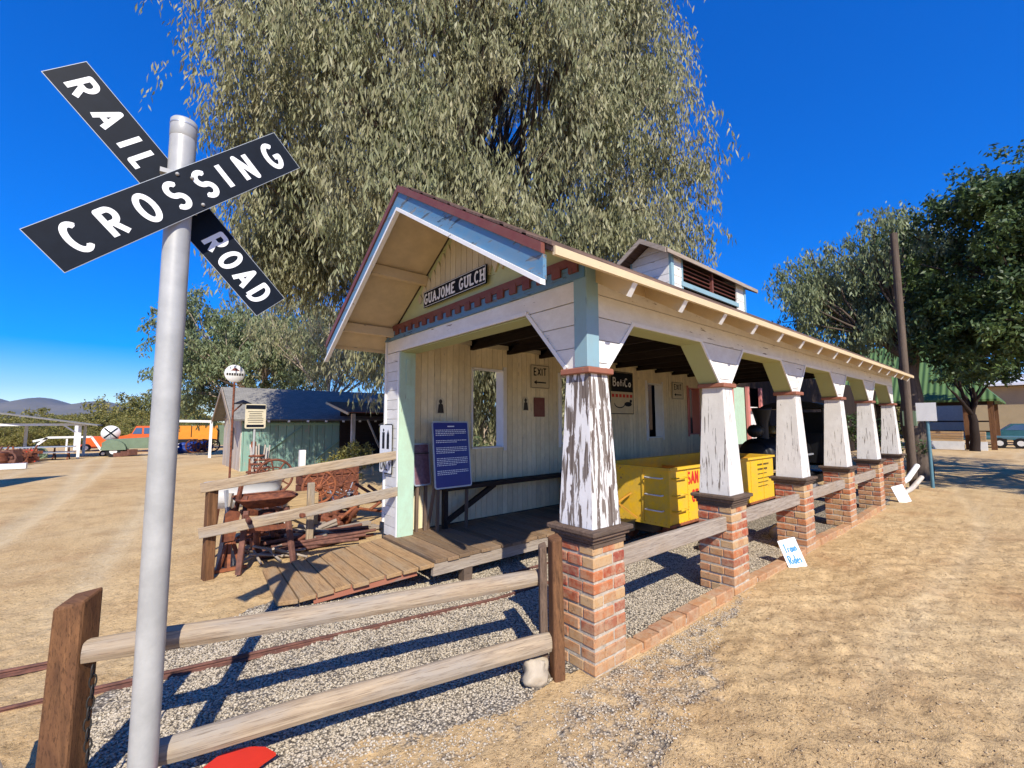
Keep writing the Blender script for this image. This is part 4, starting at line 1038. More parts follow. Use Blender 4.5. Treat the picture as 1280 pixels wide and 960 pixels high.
m.box((11.75,yc,1.2),(.03,1.0,1.2));m.box((10.62,yc,1.05),(.03,1.0,.6));m.build('cab',M['blackm'],lo)
m=MB();P=arc(0,0,.62,.16,0,180,10);m.prism(P,(10.5,yc,1.86),V((0,1,0)),VZ,V((1,0,0)),1.35);m.build('cab_roof',M['blackm'],lo)
m=MB();m.box((10.1,yc,.42),(3.5,.72,.16));m.box((8.35,yc,.42),(.08,1.0,.2));m.build('frame',M['blackm'],lo)
for xw in(9.1,9.85,10.6):
    for yw in(yc-.27,yc+.27):
        m=MB();m.lathe([(.0,-.025),(.05,-.035),(.05,-.012),(.19,-.012),(.20,-.03),(.25,-.03),(.25,.025),(0,.025)],(xw,yw,.31),'y',24);m.build('wheel',M['blackm'],lo)
m=MB();m.beam((9.0,yc-.34,.30),(10.7,yc-.34,.30),.03,.06);m.box((8.75,yc-.38,.42),(.4,.2,.22));m.build('side_rod',M['steel'],lo)
m=MB();m.box((9.5,yc-.42,.95),(1.5,.04,.03));m.lathe([(0,-.05),(.17,-.05),(.19,0),(.17,.05),(0,.05)],(9.3,yc-.38,.9),'y',20);m.build('tank',M['steel'],lo)
# ------------------------------------------------------------------ trees
Ff=V((math.cos(.87173),math.sin(.87173),0));Rr=V((math.sin(.87173),-math.cos(.87173),0))
def cw(lat,dep,z=0): p=Rr*lat+Ff*dep;return (p.x,p.y,z)
def leaves(C,per,L,W,droop=.9,strand=1.0,rng=RNG):
    """C: array n x 4 (centre, radius). hanging strands of lance-shaped leaves or free leaves"""
    C=np.asarray(C,float);n=len(C);k=int(per);tot=n*k
    ci=np.repeat(np.arange(n),k);c=C[ci,:3];r=C[ci,3]
    # strand id within a clump
    ns=max(3,int(k/22));sid=rng.integers(0,ns,tot);srt=rng.normal(size=(n,ns,3));srt/=np.linalg.norm(srt,axis=-1,keepdims=True);srt*=rng.random((n,ns,1))**.45
    srt[...,2]=srt[...,2]*.7+.15
    base=srt[ci,sid]*r[:,None];t=rng.random(tot)
    sl=(rng.random((n,ns))*.7+.45)[ci,sid]*r*strand
    sway=(rng.normal(size=(n,ns,2))*.22)[ci,sid]
    p=c+base;p[:,0]+=sway[:,0]*t*sl;p[:,1]+=sway[:,1]*t*sl;p[:,2]-=t*sl*droop
    p+=rng.normal(size=(tot,3))*(.06*r[:,None]+.02)
    d=rng.normal(size=(tot,3));d/=np.linalg.norm(d,axis=1,keepdims=True);d=d*(1-droop*.62);d[:,2]-=droop
    d/=np.linalg.norm(d,axis=1,keepdims=True)
    a=rng.normal(size=(tot,3));w=np.cross(d,a);w/=np.linalg.norm(w,axis=1,keepdims=True)+1e-9
    LL=L*rng.uniform(.6,1.3,(tot,1));WW=W*rng.uniform(.7,1.3,(tot,1))
    nn=np.cross(d,w)
    P=np.stack([p,p+d*LL*.45+w*WW/2+nn*LL*.05,p+d*LL,p+d*LL*.45-w*WW/2+nn*LL*.05],1).reshape(-1,3)
    return P
def crown(name,P,mat,parent):
    o_=np.array(WL(parent));m=len(P)//4
    me=np_mesh(name,P-o_,np.arange(m*4).reshape(-1,4));me.materials.append(mat)
    o=bpy.data.objects.new(name,me);COL.objects.link(o);o.parent=parent;return o
def limb(m,a,b,r0,r1,bend=.15,n=5,ns=8):
    a,b=V(a),V(b);L=(b-a).length;k=V((random.uniform(-1,1),random.uniform(-1,1),random.uniform(-.3,.6)))*bend*L
    pts=[];rs=[]
    for i in range(n+1):
        t=i/n;pts.append(a.lerp(b,t)+k*math.sin(t*math.pi)*.5+V((random.uniform(-1,1),random.uniform(-1,1),0))*.02*L*(0<t<1));rs.append(r0+(r1-r0)*t**.8)
    m.tube(pts,rs,ns,caps=False);return pts
def tree(name,label,base,C,per,L,W,leafmat,barkmat,trunk_r,fork,nl=8,droop=.9,strand=1,lean=(0,0),group=None,cat='tree'):
    C=np.asarray(C,float);bx,by=base;bz=gzz(bx,by)
    t=thing(name,label,cat,(bx,by,bz),group)
    tr=MB();top=V((bx+lean[0],by+lean[1],fork));limb(tr,(bx,by,bz-.2),top,trunk_r,trunk_r*.72,.05,6,14)
    to=tr.build('trunk',barkmat,t)
    br=MB()
    # k-means-ish main limbs
    idx=RNG.choice(len(C),min(nl,len(C)),replace=False);K=C[idx,:3].copy()
    for _ in range(4):
        a=np.argmin(((C[:,None,:3]-K[None])**2).sum(-1),1)
        for j in range(len(K)):
            if (a==j).any():K[j]=C[a==j,:3].mean(0)
    for j in range(len(K)):
        g=C[a==j]
        if not len(g):continue
        e=V(K[j]);mid=top.lerp(e,.7);mid.z-=.1
        pts=limb(br,top,mid,trunk_r*.55,trunk_r*.22,.18,6,8)
        for q in g:
            s_=pts[random.choice((3,4,5,6))];limb(br,s_,V(q[:3])+V((0,0,q[3]*.2)),trunk_r*.16,.012,.15,4,5)
    br.build('branches',barkmat,t)
    crown('crown',leaves(C,per,L,W,droop,strand),leafmat,t)
    return t
# --- the big weeping eucalyptus behind the depot
random.seed(99);D0=12.2;prof=[(2.6,-1.6,3.6),(3.4,-2.9,4.2),(4.1,-5.0,4.6),(5.0,-6.3,4.9),(6.8,-7.0,4.8),(8.2,-7.3,4.9),(9.6,-7.8,5.3),(11.5,-7.8,5.3),(13.2,-7.6,5.5),(15.0,-6.5,4.6),(16.6,-3.5,2.0)]
C=[]
while len(C)<620:
    z=random.uniform(2.6,16.4)
    for k in range(len(prof)-1):
        if prof[k][0]<=z<=prof[k+1][0]:
            f=(z-prof[k][0])/(prof[k+1][0]-prof[k][0]);lo_=prof[k][1]+f*(prof[k+1][1]-prof[k][1]);hi=prof[k][2]+f*(prof[k+1][2]-prof[k][2])
    lo_+=(float(vnoise(np.array([z*.8]),np.array([3.]),5)[0])-.5)*2.2;hi+=(float(vnoise(np.array([z*.7]),np.array([9.]),6)[0])-.5)*2.4
    la=random.uniform(lo_+.7,hi-.6)
    if float(vnoise(np.array([la*.62+20]),np.array([z*.42]),77)[0])<.29:continue
    mid=(lo_+hi)/2;e=abs(la-mid)/((hi-lo_)/2)
    dd=4.6*math.sqrt(max(.05,1-e*e))
    # favour the outer shell
    dp=D0+dd*random.choice((-1,-1,1))*random.random()**.5+(la*.10)
    sc_=dp/D0 if False else 1
    x,y,_=cw(la,dp)
    if y<6.6 and z<5.6:continue
    if y<4.6 :continue
    if z>13.5 and random.random()<.4:continue
    C.append((x,y,z,random.uniform(.75,1.2)))
for _ in range(60):
    q=cw(random.uniform(-7.0,-4.6),random.uniform(10.6,13.2),0);C.append((q[0],q[1],random.uniform(5.3,8.6),random.uniform(.7,1.1)))
for _ in range(70):
    x=random.uniform(5.6,13);C.append((x,random.uniform(7.0,9.5)+max(0,x-8)*.2,random.uniform(1.0,4.4),random.uniform(.5,.85)))
tree('eucalyptus_tree','huge weeping olive grey eucalyptus rising behind the depot roof',cw(-1.2,12.8)[:2],C,480,.19,.036,M['gumleaf'],M['bark'],.42,4.5,12,.93,1.15)
# --- green gum behind the barn
def blob(n,c,rad,rr,shell=.5,zmin=-9):
    C=[]
    while len(C)<n:
        v=np.array([random.gauss(0,1) for _ in range(3)]);v/=np.linalg.norm(v);v*=random.random()**shell
        p=np.array(c)+v*np.array(rad)
        if p[2]<zmin:continue
        C.append((*p,random.uniform(*rr)))
    return C
c0=cw(-15.6,27);C=blob(110,(c0[0],c0[1],6.6),(5.6,5.2,3.6),(.9,1.5))+blob(30,(*cw(-19.3,27)[:2],5.2),(2.4,2.4,3.4),(.8,1.3))
tree('gum_tree','dense blue green gum tree standing behind the grey roofed barn',c0[:2],C,330,.28,.085,M['gumleaf2'],M['palebark'],.3,2.6,9,.7,.8)
c1=cw(-9.2,22);C=blob(46,(c1[0],c1[1],6.2),(3.4,3.0,2.4),(.7,1.2))+blob(8,(*cw(-7.6,22)[:2],4.6),(1.6,1.6,1.2),(.5,.8))
tree('white_trunk_gum','slim gum with pale forked trunk between barn and depot',c1[:2],C,240,.22,.05,M['gumleaf'],M['palebark'],.16,2.5,7,.85,1)
# shrubs seen through the wall openings
for k,(x,y,h,lb) in enumerate(((5.2,8.2,1.5,'leafy bush just outside the first wall window'),(8.4,8.6,1.3,'leafy bush outside the second wall window'),(4.6,12.6,1.0,'low green shrub in front of the barn doors'))):
    C=blob(16,(x,y,h*.55),(h*.6,h*.6,h*.5),(.25,.5));t=thing('shrub',lb,'shrub',(x,y,0));m=MB()
    for q in C:limb(m,(x,y,0),q[:3],.02,.006,.1,3,5)
    m.build('stem',M['bark'],t);crown('foliage',leaves(C,170,.09,.035,.3,.5),M['gumleaf2'] if k<2 else M['scrub'],t)
# --- right: lighter gum with dark pole, big dark tree
C=blob(62,(17.8,3.2,6.3),(2.6,2.3,1.9),(.6,1.0))+blob(34,(16.9,3.9,5.0),(2.0,1.9,1.3),(.5,.8))+blob(16,(16.6,2.4,4.2),(1.0,1.0,.9),(.4,.7))+blob(26,(20.5,2.2,7.2),(2.2,2.4,1.6),(.6,1.0))
tree('pepper_tree','rounded gum tree with drooping foliage beyond the far end of the depot',(16.4,2.15),C,300,.16,.045,M['gumleaf2'],M['bark'],.30,3.4,8,.85,.9)
C=blob(74,(19.5,-3.2,7.0),(5.4,4.4,3.2),(.7,1.2))+blob(60,(17.0,-.1,5.7),(2.4,2.7,2.2),(.5,.85))+blob(30,(16.2,.9,4.4),(1.2,1.3,1.3),(.4,.8))+blob(10,(16.2,.2,7.2),(1.0,2.0,.4),(.4,.6))+blob(26,(17.2,.6,3.6),(2.2,1.3,.8),(.4,.7))+blob(22,(14.0,-5.0,5.0),(2,2,1.5),(.6,1.))
tree('shade_tree','big dark shade tree filling the right edge of the picture',(19.8,-3.4),C,430,.14,.06,M['darkleaf'],M['bark'],.38,3.2,9,.45,.7)
m=MB();m.tube([(14.1,1.96,-.2),(14.1,1.96,6.25)],[.085,.075],14);o=m.build('timber_pole',M['bark'],None,(14.1,1.96,0));tag(o,'plain brown timber pole sticking up through the tree beyond the depot','pole')
C=blob(20,(15.6,2.9,1.0),(.7,1.0,.8),(.25,.45));t=thing('bush','dark leafy bush below the pole at the far depot end','shrub',(15.6,2.9,0));m=MB()
for q in C:limb(m,(15.6,2.9,0),q[:3],.02,.006,.1,3,5)
m.build('stem',M['bark'],t);crown('foliage',leaves(C,150,.08,.04,.3,.5),M['darkleaf'],t)
# ------------------------------------------------------------------ scrub line and distant hills
def bushmesh(seed):
    random.seed(seed);C=blob(26,(0,0,1.9),(3.0,2.2,1.7),(.7,1.2));return C
protos=[]
for k in range(3):
    C=bushmesh(40+k);t=thing('scrub_bush','olive green scrub bush in the hedge like line at the far yard edge','bush',(0,0,0),'scrub bushes along the far edge of the yard')
    m=MB()
    for q in C[:9]:limb(m,(0,0,-.3),q[:3],.09,.03,.1,3,5)
    m.build('stem',M['bark'],t);crown('foliage',leaves(C,420,.17,.085,.3,.6),M['scrub'],t);protos.append(t)
random.seed(5);nb=0
used=set()
for row,(dist,sc0) in enumerate(((66,.72),(76,.88),(92,1.1))):
    for k in range(17 if row<2 else 22):
        px=-60+ (340/ (17 if row<2 else 22))*k+random.uniform(-6,6)
        if px>262:continue
        la=(px-640)/548*dist*.62;  # depth = dist*cos
        dep=dist*.62;x,y,_=cw(la,dep);z=gzz(x,y)-.3
        p=protos[nb%3];lbl='olive green scrub bush in the hedge like line at the far yard edge'
        if nb<3:p.location=(x,y,z);p.rotation_euler=(0,0,random.uniform(0,6));s_=sc0*random.uniform(.75,1.1);p.scale=(s_,)*3;p['label']=lbl
        else:dup(p,(x,y,z),random.uniform(0,6),lbl,sc0*random.uniform(.65,1.15))
        nb+=1
for k,(px,dist,sc1) in enumerate(((186,84,1.25),(208,88,1.2),(240,86,.95))):
    la=(px-640)/548*dist*.62;x,y,_=cw(la,dist*.62)
    dup(protos[k],(x,y,gzz(x,y)-.4),k,['tall olive bush rising directly behind the orange truck','olive bush behind the crossing pole, left of the barn','yellow green bush between pole and barn above the orange trailer'][k],sc1*1.35)
C=blob(14,(0,0,6.8),(1.2,1.2,.35),(.5,.8));
x,y,_=cw((150-640)/548*48,48);C=[(a+x,b+y,c-.8,d) for a,b,c,d in C]
# right side far hedge
for k,(px,dist) in enumerate(((1150,70),(1175,66),(1195,72),(1130,62))):
    la=(px-640)/548*dist*.66;x,y,_=cw(la,dist*.66)
    dup(protos[k%3],(x,y,-.2),k,'pale green bush line seen under the green roofed pavilion, beyond the fence',1.0)['group']='bushes beyond the pavilion'
# hills
s=NT('hill_scrub');s.fin(s.ramp(s.noise(s.coord('obj'),.004,6),[(.3,(.10,.10,.07)),(.7,(.20,.17,.11))]),.95,None,.05);HM=s.m
def hill(dist,h,px0,px1,seed,depth):
    n=90;k=16;P=[];la0=(px0-640)/548;la1=(px1-640)/548
    for i in range(n+1):
        t=i/n;la=(la0+(la1-la0)*t)
        prof_=h*(max(0,math.sin(math.pi*t))**.35)*(.86+.08*math.sin(t*9+seed)+.04*math.sin(t*21+seed*2)+.02*math.sin(t*51+seed))
        for j in range(k+1):
            u=j/k;z=prof_*math.sin(math.pi*u)*(1+.12*math.sin(t*60+u*9+seed)*math.sin(u*math.pi))-8
            dp=dist+(u-.5)*depth;x,y,_=cw(la*dist,dp);P.append((x,y,z))
    F=[(i*(k+1)+j,(i+1)*(k+1)+j,(i+1)*(k+1)+j+1,i*(k+1)+j+1) for i in range(n) for j in range(k)]
    me=np_mesh('hills',np.array(P),np.array(F),True);me.materials.append(HM);o=bpy.data.objects.new('hills',me);COL.objects.link(o);o['kind']='structure'
hill(3600,250,-500,215,1.0,1500)
hill(4600,335,-1100,120,2.2,1500)
hz=MB();hz.box((0,0,213),(13600,13600,432));s=NT('haze_air');s.t.nodes.remove(s.b)
pv=s.n('ShaderNodeVolumePrincipled');pv.inputs['Color'].default_value=(.30,.55,1,1);pv.inputs['Density'].default_value=6.5e-5;pv.inputs['Anisotropy'].default_value=.2
s.l(pv.outputs[0],s.out.inputs['Volume']);ho=hz.build('haze',s.m,None,(0,0,0));ho['kind']='stuff'
# ------------------------------------------------------------------ barn
bn=thing('barn','grey shingled barn with bleached gable end and mint side doors','barn',(4.5,19,0))
bx0,bx1,by0,by1,ze,zr=2.55,8.6,17.0,20.9,1.85,2.86
m=MB();boards(m,[(by0,-.1),(by1,-.1),(by1,ze),((by0+by1)/2,zr-.08),(by0,ze)],(bx0,0,0),VY,VZ,NX,'u',.24,.012,.03);
o=m.build('gable_wall',M['barnwh'],bn)
m=MB();m.box((bx0-.045,(by0+by1)/2,ze-.06),(.03,by1-by0,.05),None,'y');m.build('gable_batten',M['grey'],bn)
m=MB();m.box((bx0-.036,18.5,1.05),(.02,.28,.75));m.build('gable_window',M['blackm'],bn)
m=MB();boards(m,[(bx0,-.1),(bx1,-.1),(bx1,ze-.02),(bx0,ze-.02)],(0,by0,0),UX,VZ,NY,'u',.26,.012,.03);m.build('side_wall',M['barngr'],bn)
m=MB();m.box(((bx0+bx1)/2,(by0+by1)/2+.02,.85),(bx1-bx0-.04,by1-by0-.06,1.9));m.build('core',M['darkwall'],bn)
m=MB()
for a in(2.9,4.9,6.7):
    m.beam((a,by0-.045,.3),(a+1.5,by0-.045,1.45),.02,.10,up=(0,1,0));m.box((a-.08,by0-.045,.85),(.06,.02,1.6),None,'z')
m.box(((bx0+bx1)/2,by0-.05,1.55),(bx1-bx0,.02,.07));m.build('door_bracing',M['barngr'],bn)
m=MB()
for sd in(-1,1):
    ye=by0-.42 if sd<0 else by1+.42;zz=ze-.18;yr=(by0+by1)/2
    p=[V((bx0-.38,ye,zz)),V((bx1+.3,ye,zz)),V((bx1+.3,yr,zr)),V((bx0-.38,yr,zr))];m.hexa(p+[q+V((0,0,.05)) for q in p])
m.build('roof',M['shingle'],bn)
m=MB()
for sd in(-1,1):
    ye=by0-.42 if sd<0 else by1+.42;zz=ze-.18;yr=(by0+by1)/2;m.prism([(ye,zz+.05),(yr,zr+.05),(yr,zr-.10),(ye,zz-.10)],(bx0-.40,0,0),VY,VZ,NX,.03,'u')
m.build('bargeboard',M['grey'],bn)
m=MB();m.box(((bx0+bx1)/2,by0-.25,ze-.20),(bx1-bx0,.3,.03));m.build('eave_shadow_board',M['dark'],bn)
for k in range(9):
    a=bx0+.7+k*.62;m=MB();m.box((a,by0-.43,ze-.20),(.07,.05,.07));m.build('rafter_end',M['whiteclean'],bn)
lt=thing('lean_to','open lean to shelter with rusty roof sheet against barn','shelter',(6.3,15.8,0))
m=MB();p=[V((5.35,15.0,1.93)),V((8.8,15.0,1.90)),V((8.6,16.9,2.35)),V((5.2,16.9,2.35))];m.hexa(p+[q+V((0,0,.03)) for q in p]);m.build('roof',M['rust2'],lt)
m=MB();m.beam((5.35,15.0,1.9),(5.2,16.9,2.33),.05,.08);m.build('edge_board',M['tanb'],lt)
for k,(a,b_) in enumerate(((5.55,15.1),(8.5,15.1))):
    m=MB();m.box((a,b_,.95),(.12,.12,1.9),None,'z');m.build('post',M['barnwh'],lt)
m=MB();m.box((7.2,16.85,1.1),(3.0,.05,2.2));m.build('back_wall',M['darkwall'],lt)
m=MB();m.beam((6.1,15.2,1.7),(6.6,15.3,.7),.05,.05);m.beam((7.0,15.2,1.7),(6.6,15.4,1.5),.06,.06);m.build('brace',M['barnwh'],lt)
m=MB();m.box((6.75,15.4,1.3),(.16,.1,.35));m.lathe([(.0,0),(.03,0),(.03,.08),(0,.1)],(6.75,15.4,1.47),'z',8);o=m.build('white_jug',M['enamel'],None,(6.75,15.4,1.1));tag(o,'white jug hanging under the rusty lean to roof','jug')
# conical pole lamp and round sign by barn
x,y=1.92,14.4
t=thing('round_sign','round white sign with red emblem on tall thin pole by barn','sign',(x,y,0))
m=MB();m.tube([(x,y,-.1),(x,y,2.75)],.028,8);m.build('pole',M['rust'],t)
m=MB();m.lathe([(0,-.02),(.245,-.02),(.25,0),(.245,.02),(0,.02)],(x,y,2.98),'y',28);d_=m.build('disc',M['enamel'],t)
m=MB();m.prism([(-.12,.08),(.12,.08),(.06,.13),(0,.17),(-.06,.13)],(x,y-.022,2.98),UX,VZ,NY,.002);m.build('emblem',M['maroon'],d_)
m=MB()
for k in range(7):m.box((x-.18+k*.06,y-.023,2.96),(.045,.003,.07))
m.build('lettering',M['chain'],d_)
m=MB();m.tube([(x,y,1.9),(x+.2,y-.02,2.12)],.02,8);m.build('arm',M['rust'],t)
m=MB();m.lathe([(.0,.10),(.06,.08),(.22,.0),(.23,-.02),(0,-.01)],(x+.23,y-.02,2.15),'z',18);m.build('lamp_shade',M['blackm'],t)
for k,(px,py_,h,lb) in enumerate(((2.55,14.9,1.05,'thick rusty cut off pipe post beside the round sign pole'),(2.05,12.1,.75,'rusty pipe post with red top left of notice board'))):
    m=MB();m.tube([(px,py_,-.1),(px,py_,h)],.07,12);o=m.build('pipe_post',M['rust2'],None,(px,py_,0));tag(o,lb,'post')
# notice board
x,y=1.70,9.9
t=thing('notice_board','cream notice with black header on a slim steel post','sign',(x,y,0))
m=MB();m.tube([(x,y,-.1),(x,y,1.9)],.022,8);m.build('post',M['galv'],t)
m=MB();m.prism(rrect(.36,.48,.03),(x,y-.03,1.73),UX,VZ,NY,.01);f=m.build('panel',M['cream'],t)
m=MB();m.prism(rrect(.34,.08,.01),(x,y-.041,1.91),UX,VZ,NY,.001);m.prism(rrect(.30,.05,.01),(x,y-.041,1.54),UX,VZ,NY,.001)
for k in range(7):
    w_=random.uniform(.16,.28);m.box((x,y-.042,1.82-k*.035),(w_,.002,.009))
m.build('lettering',M['black'],f)
# ------------------------------------------------------------------ junk yard pieces
def jt(name,label,cat,loc): return thing(name,label,cat,(loc[0],loc[1],0))
# wheelbarrow: rusty tray on splayed legs, handles toward the right
bx,by=1.13,5.75
t=jt('wheelbarrow','rusty red steel wheelbarrow standing behind the two rail fence','wheelbarrow',(bx,by))
T=.765
m=MB();
def tray(m,cx,cy,zt,L,W,dp):
    rows=[]
    for (l,w_,z) in((L,W,zt),(L*.97,W*.95,zt-.02),(L*.62,W*.55,zt-dp),(0.01,.01,zt-dp-.005)):
        rows.append([(cx+l/2*math.copysign(abs(math.cos(a))**.5,math.cos(a)),cy+w_/2*math.copysign(abs(math.sin(a))**.5,math.sin(a)),z) for a in [2*math.pi*k/24 for k in range(24)]])
    vs=[p for r_ in rows for p in r_];fs=[]
    for r_ in range(len(rows)-1):
        for k in range(24):j=(k+1)%24;fs.append((r_*24+k,r_*24+j,(r_+1)*24+j,(r_+1)*24+k))
    m.add(vs,fs,None,True);m.tube(rows[0]+[rows[0][0]],.012,6,caps=False)
tray(m,bx,by,T,.62,.52,.11);m.build('tray',M['rust'],t)
for s_ in(-1,1):
    m=MB();m.beam((bx+s_*.20,by-.10,T-.13),(bx+s_*.27,by-.22,.0),.06,.05,seg=4,bev=.012);m.build('leg',M['rust3'],t)
    m=MB();m.beam((bx+s_*.16,by+.45,T-.22),(bx+s_*.25,by-.62,T-.16),.045,.045,seg=4,bev=.012);m.build('handle',M['rust'],t)
m=MB();m.lathe([(.06,-.03),(.16,-.035),(.19,-.02),(.19,.02),(.16,.035),(.06,.03),(.06,-.03)],(bx,by+.5,.22),'x',20);m.tube([(bx-.15,by+.5,.22),(bx+.15,by+.5,.22)],.02,6);m.build('wheel',M['rust2'],t)
m=MB();m.box((bx,by-.12,.42),(.46,.04,.05));m.lathe([(.0,0),(.09,.01),(.09,.12),(0,.13)],(bx+.02,by,.48),'z',12);m.build('strut',M['rust'],t)
# white tub behind
x,y=1.05,6.5;t=MB();t.lathe([(.0,.02),(.17,.02),(.20,.20),(.21,.30),(.225,.31),(.225,.33),(.19,.33),(.18,.05),(0,.04)],(x,y,.55),'z',26)
t.v=[(x+(p[0]-x)*2.0,p[1],p[2]) for p in t.v];o=t.build('enamel_tub',M['enamel'],None,(x,y,.55));tag(o,'long white enamel tub behind the rusty wheelbarrow','tub')
m=MB()
for a,b_ in((-.3,-.1),(.3,-.1),(-.3,.1),(.3,.1)):m.beam((x+a,y+b_,.57),(x+a*1.2,y+b_*1.5,0),.03,.03)
m.build('tub_leg',M['rust'],o)
# tool stand at left with leaning tools, orange base
x,y=.82,5.85;t=jt('tool_rack','leaning rusty digging tools on small orange trestle by fence post','tools',(x,y))
m=MB();
for a in(-.12,-.02,.1):m.beam((x+a,y-.1,.0),(x+a*.2,y,.30),.03,.03)
m.box((x,y-.1,.015),(.30,.04,.03));m.build('trestle',M['rust2'],t)
for k,(a,b_,h,r_) in enumerate(((-.05,.1,.9,.018),(.02,-.05,.84,.016),(.1,.15,.75,.02),(-.1,.0,.8,.022))):
    m=MB();m.beam((x+a,y,.02),(x+b_,y+.12,h),r_*2,r_*2);m.build('tool',M[('rust','steel','rust3','grey')[k]],t)
m=MB();m.prism([(-.06,0),(.06,0),(.08,.3),(0,.36),(-.07,.3)],(x-.03,y-.03,.3),V((1,.1,0)),V((.1,0,1)),NY,.012);m.build('shovel_blade',M['rust'],t)
# wagon wheel / cog disc, milk can, crates, pipes, planks
def ring(m,c,R,r,ax,n=28,sq=1):
    pts=[]
    for i in range(n+1):
        a=2*math.pi*i/n
        pts.append((c[0]+R*math.cos(a)*(ax!='x'),c[1]+R*math.cos(a)*(ax=='x')*1,c[2]+R*math.sin(a)) if ax!='z' else (c[0]+R*math.cos(a),c[1]+R*math.sin(a),c[2]))
    m.tube(pts,r,8,caps=False)
def spoked(name,label,c,R,n,mat,ax='y',cat='wheel'):
    m=MB();ring(m,c,R,.02,ax)
    for i in range(n):
        a=2*math.pi*i/n+.2;e=(c[0]+R*math.cos(a)*(ax=='y'),c[1]+R*math.cos(a)*(ax=='x'),c[2]+R*math.sin(a));m.tube([c,e],.014,6)
    ring(m,c,R*.55,.012,ax);m.sph(c,.05,6);o=m.build(name,mat,None,tuple(c));tag(o,label,cat);return o
spoked('spoked_wheel','rusty openwork spoked wheel leaning beside the wooden crate',(2.12,7.1,.62),.24,12,M['rust2'])
spoked('gear_wheel','dark rusty wheel stacked behind the white tub',(1.75,8.3,.7),.28,8,M['rust'])
spoked('hoop_wheel','second rusty hoop wheel right of the crate near the depot post',(2.75,8.0,.5),.3,10,M['rust'])
x,y=1.80,6.85;t=jt('wooden_crate','pale tan wooden crate among the junk by the fence','crate',(x,y))
m=MB();boards(m,[(x-.19,.16),(x+.19,.16),(x+.19,.60),(x-.19,.60)],(0,y-.15,0),UX,VZ,NY,'v',.15,.008,.015);m.build('front_boards',M['tan2'],t)
m=MB();m.box((x,y+.15,.38),(.38,.015,.44));m.box((x-.19,y,.38),(.015,.28,.44));m.box((x+.19,y,.38),(.015,.28,.44));m.box((x,y,.17),(.37,.28,.02));m.build('side_boards',M['tan2'],t)
m=MB();m.box((1.8,6.85,.07),(.7,.4,.14));o=m.build('timber_block',M['grey'],None,(1.8,6.85,0));tag(o,'grey timber block under the tan wooden crate','timber')
x,y=1.62,7.6;m=MB();m.lathe([(.0,0),(.13,0),(.14,.03),(.14,.38),(.08,.52),(.075,.58),(.095,.60),(.095,.63),(0,.64)],(x,y,.0),'z',20);o=m.build('milk_can',M['rust3'],None,(x,y,0));tag(o,'rusty milk can standing behind the wheelbarrow','can')
m=MB();
for s_ in(-1,1):m.tube([(x+s_*.09,y,.52),(x+s_*.17,y,.48),(x+s_*.14,y,.36)],.01,6)
m.build('handle',M['rust3'],o)
# bundles
bundle_rows=[('pipe_pile','pile of long rusty pipes lying beside the plank ramp',(1.75,6.2),12,'rust3',.022,1.3,.12,'pipes'),
('plank_pile','stack of grey boards lying behind the plank ramp',(2.1,6.55),7,'grey',.05,1.2,.1,'planks'),
('chain_heap','low heap of dark chain and bars behind the wheelbarrow legs',(1.35,6.9),16,'rust',.02,.5,.5,'scrap'),
('rusty_chunks','rusty iron chunks heaped under the rusty wheel left of the depot post',(2.45,7.1),14,'rust',.04,.35,.4,'scrap'),
('dark_hoses','dark tangled hoses and iron below the upper fence rail',(2.1,7.7),14,'chain',.02,.7,.6,'scrap'),
('pale_rods','pale weathered sticks poking from the scrap by the fence',(1.5,6.7),9,'barnwh',.014,.6,.9,'scrap'),
('wood_scraps','jumble of pale wood scraps right of the wheelbarrow',(1.7,6.45),12,'grey',.03,.6,.3,'scrap'),
('scrap_bars','tangle of rusty scrap bars near the crate',(2.5,7.6),12,'rust',.02,.8,.6,'scrap'),
('steel_rods','heap of shiny steel rods and wire left of the depot post',(3.0,8.6),14,'steel',.012,.6,.7,'scrap'),
('angle_irons','rusty angle irons leaning up beside the depot post',(2.9,7.0),7,'rust2',.025,.8,.9,'scrap'),
('branch_bits','scattered dark tool handles under the wheelbarrow',(1.25,5.95),10,'grey',.015,.5,.25,'scrap'),
('iron_parts','dark iron machine parts lying behind the fence tools',(1.35,6.35),12,'rust',.035,.35,.3,'scrap')]
for nm,lb,(x,y),n_,mt,r_,L,sp,ct in bundle_rows:
    t=jt(nm,lb,ct,(x,y))
    for k in range(n_):
        a=random.uniform(-.35,.35) if sp<.2 else random.uniform(0,3.1);dx,dy=math.cos(a)*L/2,math.sin(a)*L/2*(.6 if sp>.2 else 1);zz=.03+.035*(k//3) if sp<.2 else random.uniform(.03,sp*.5);tl=random.uniform(-.02,.02) if sp<.2 else random.uniform(-1,1)*sp*.35
        cx_,cy_=x+random.uniform(-.25,.25),y+random.uniform(-.2,.2);m=MB();p=(cx_-dx,cy_-dy,max(.02,zz-tl));q_=(cx_+dx,cy_+dy,max(.02,zz+tl))
        if mt=='grey' and r_>.03:m.beam(p,q_,.12,.03)
        else:m.tube([p,q_],r_,6)
        m.build({'pipes':'pipe','planks':'plank'}.get(ct,'bar'),M[mt],t)
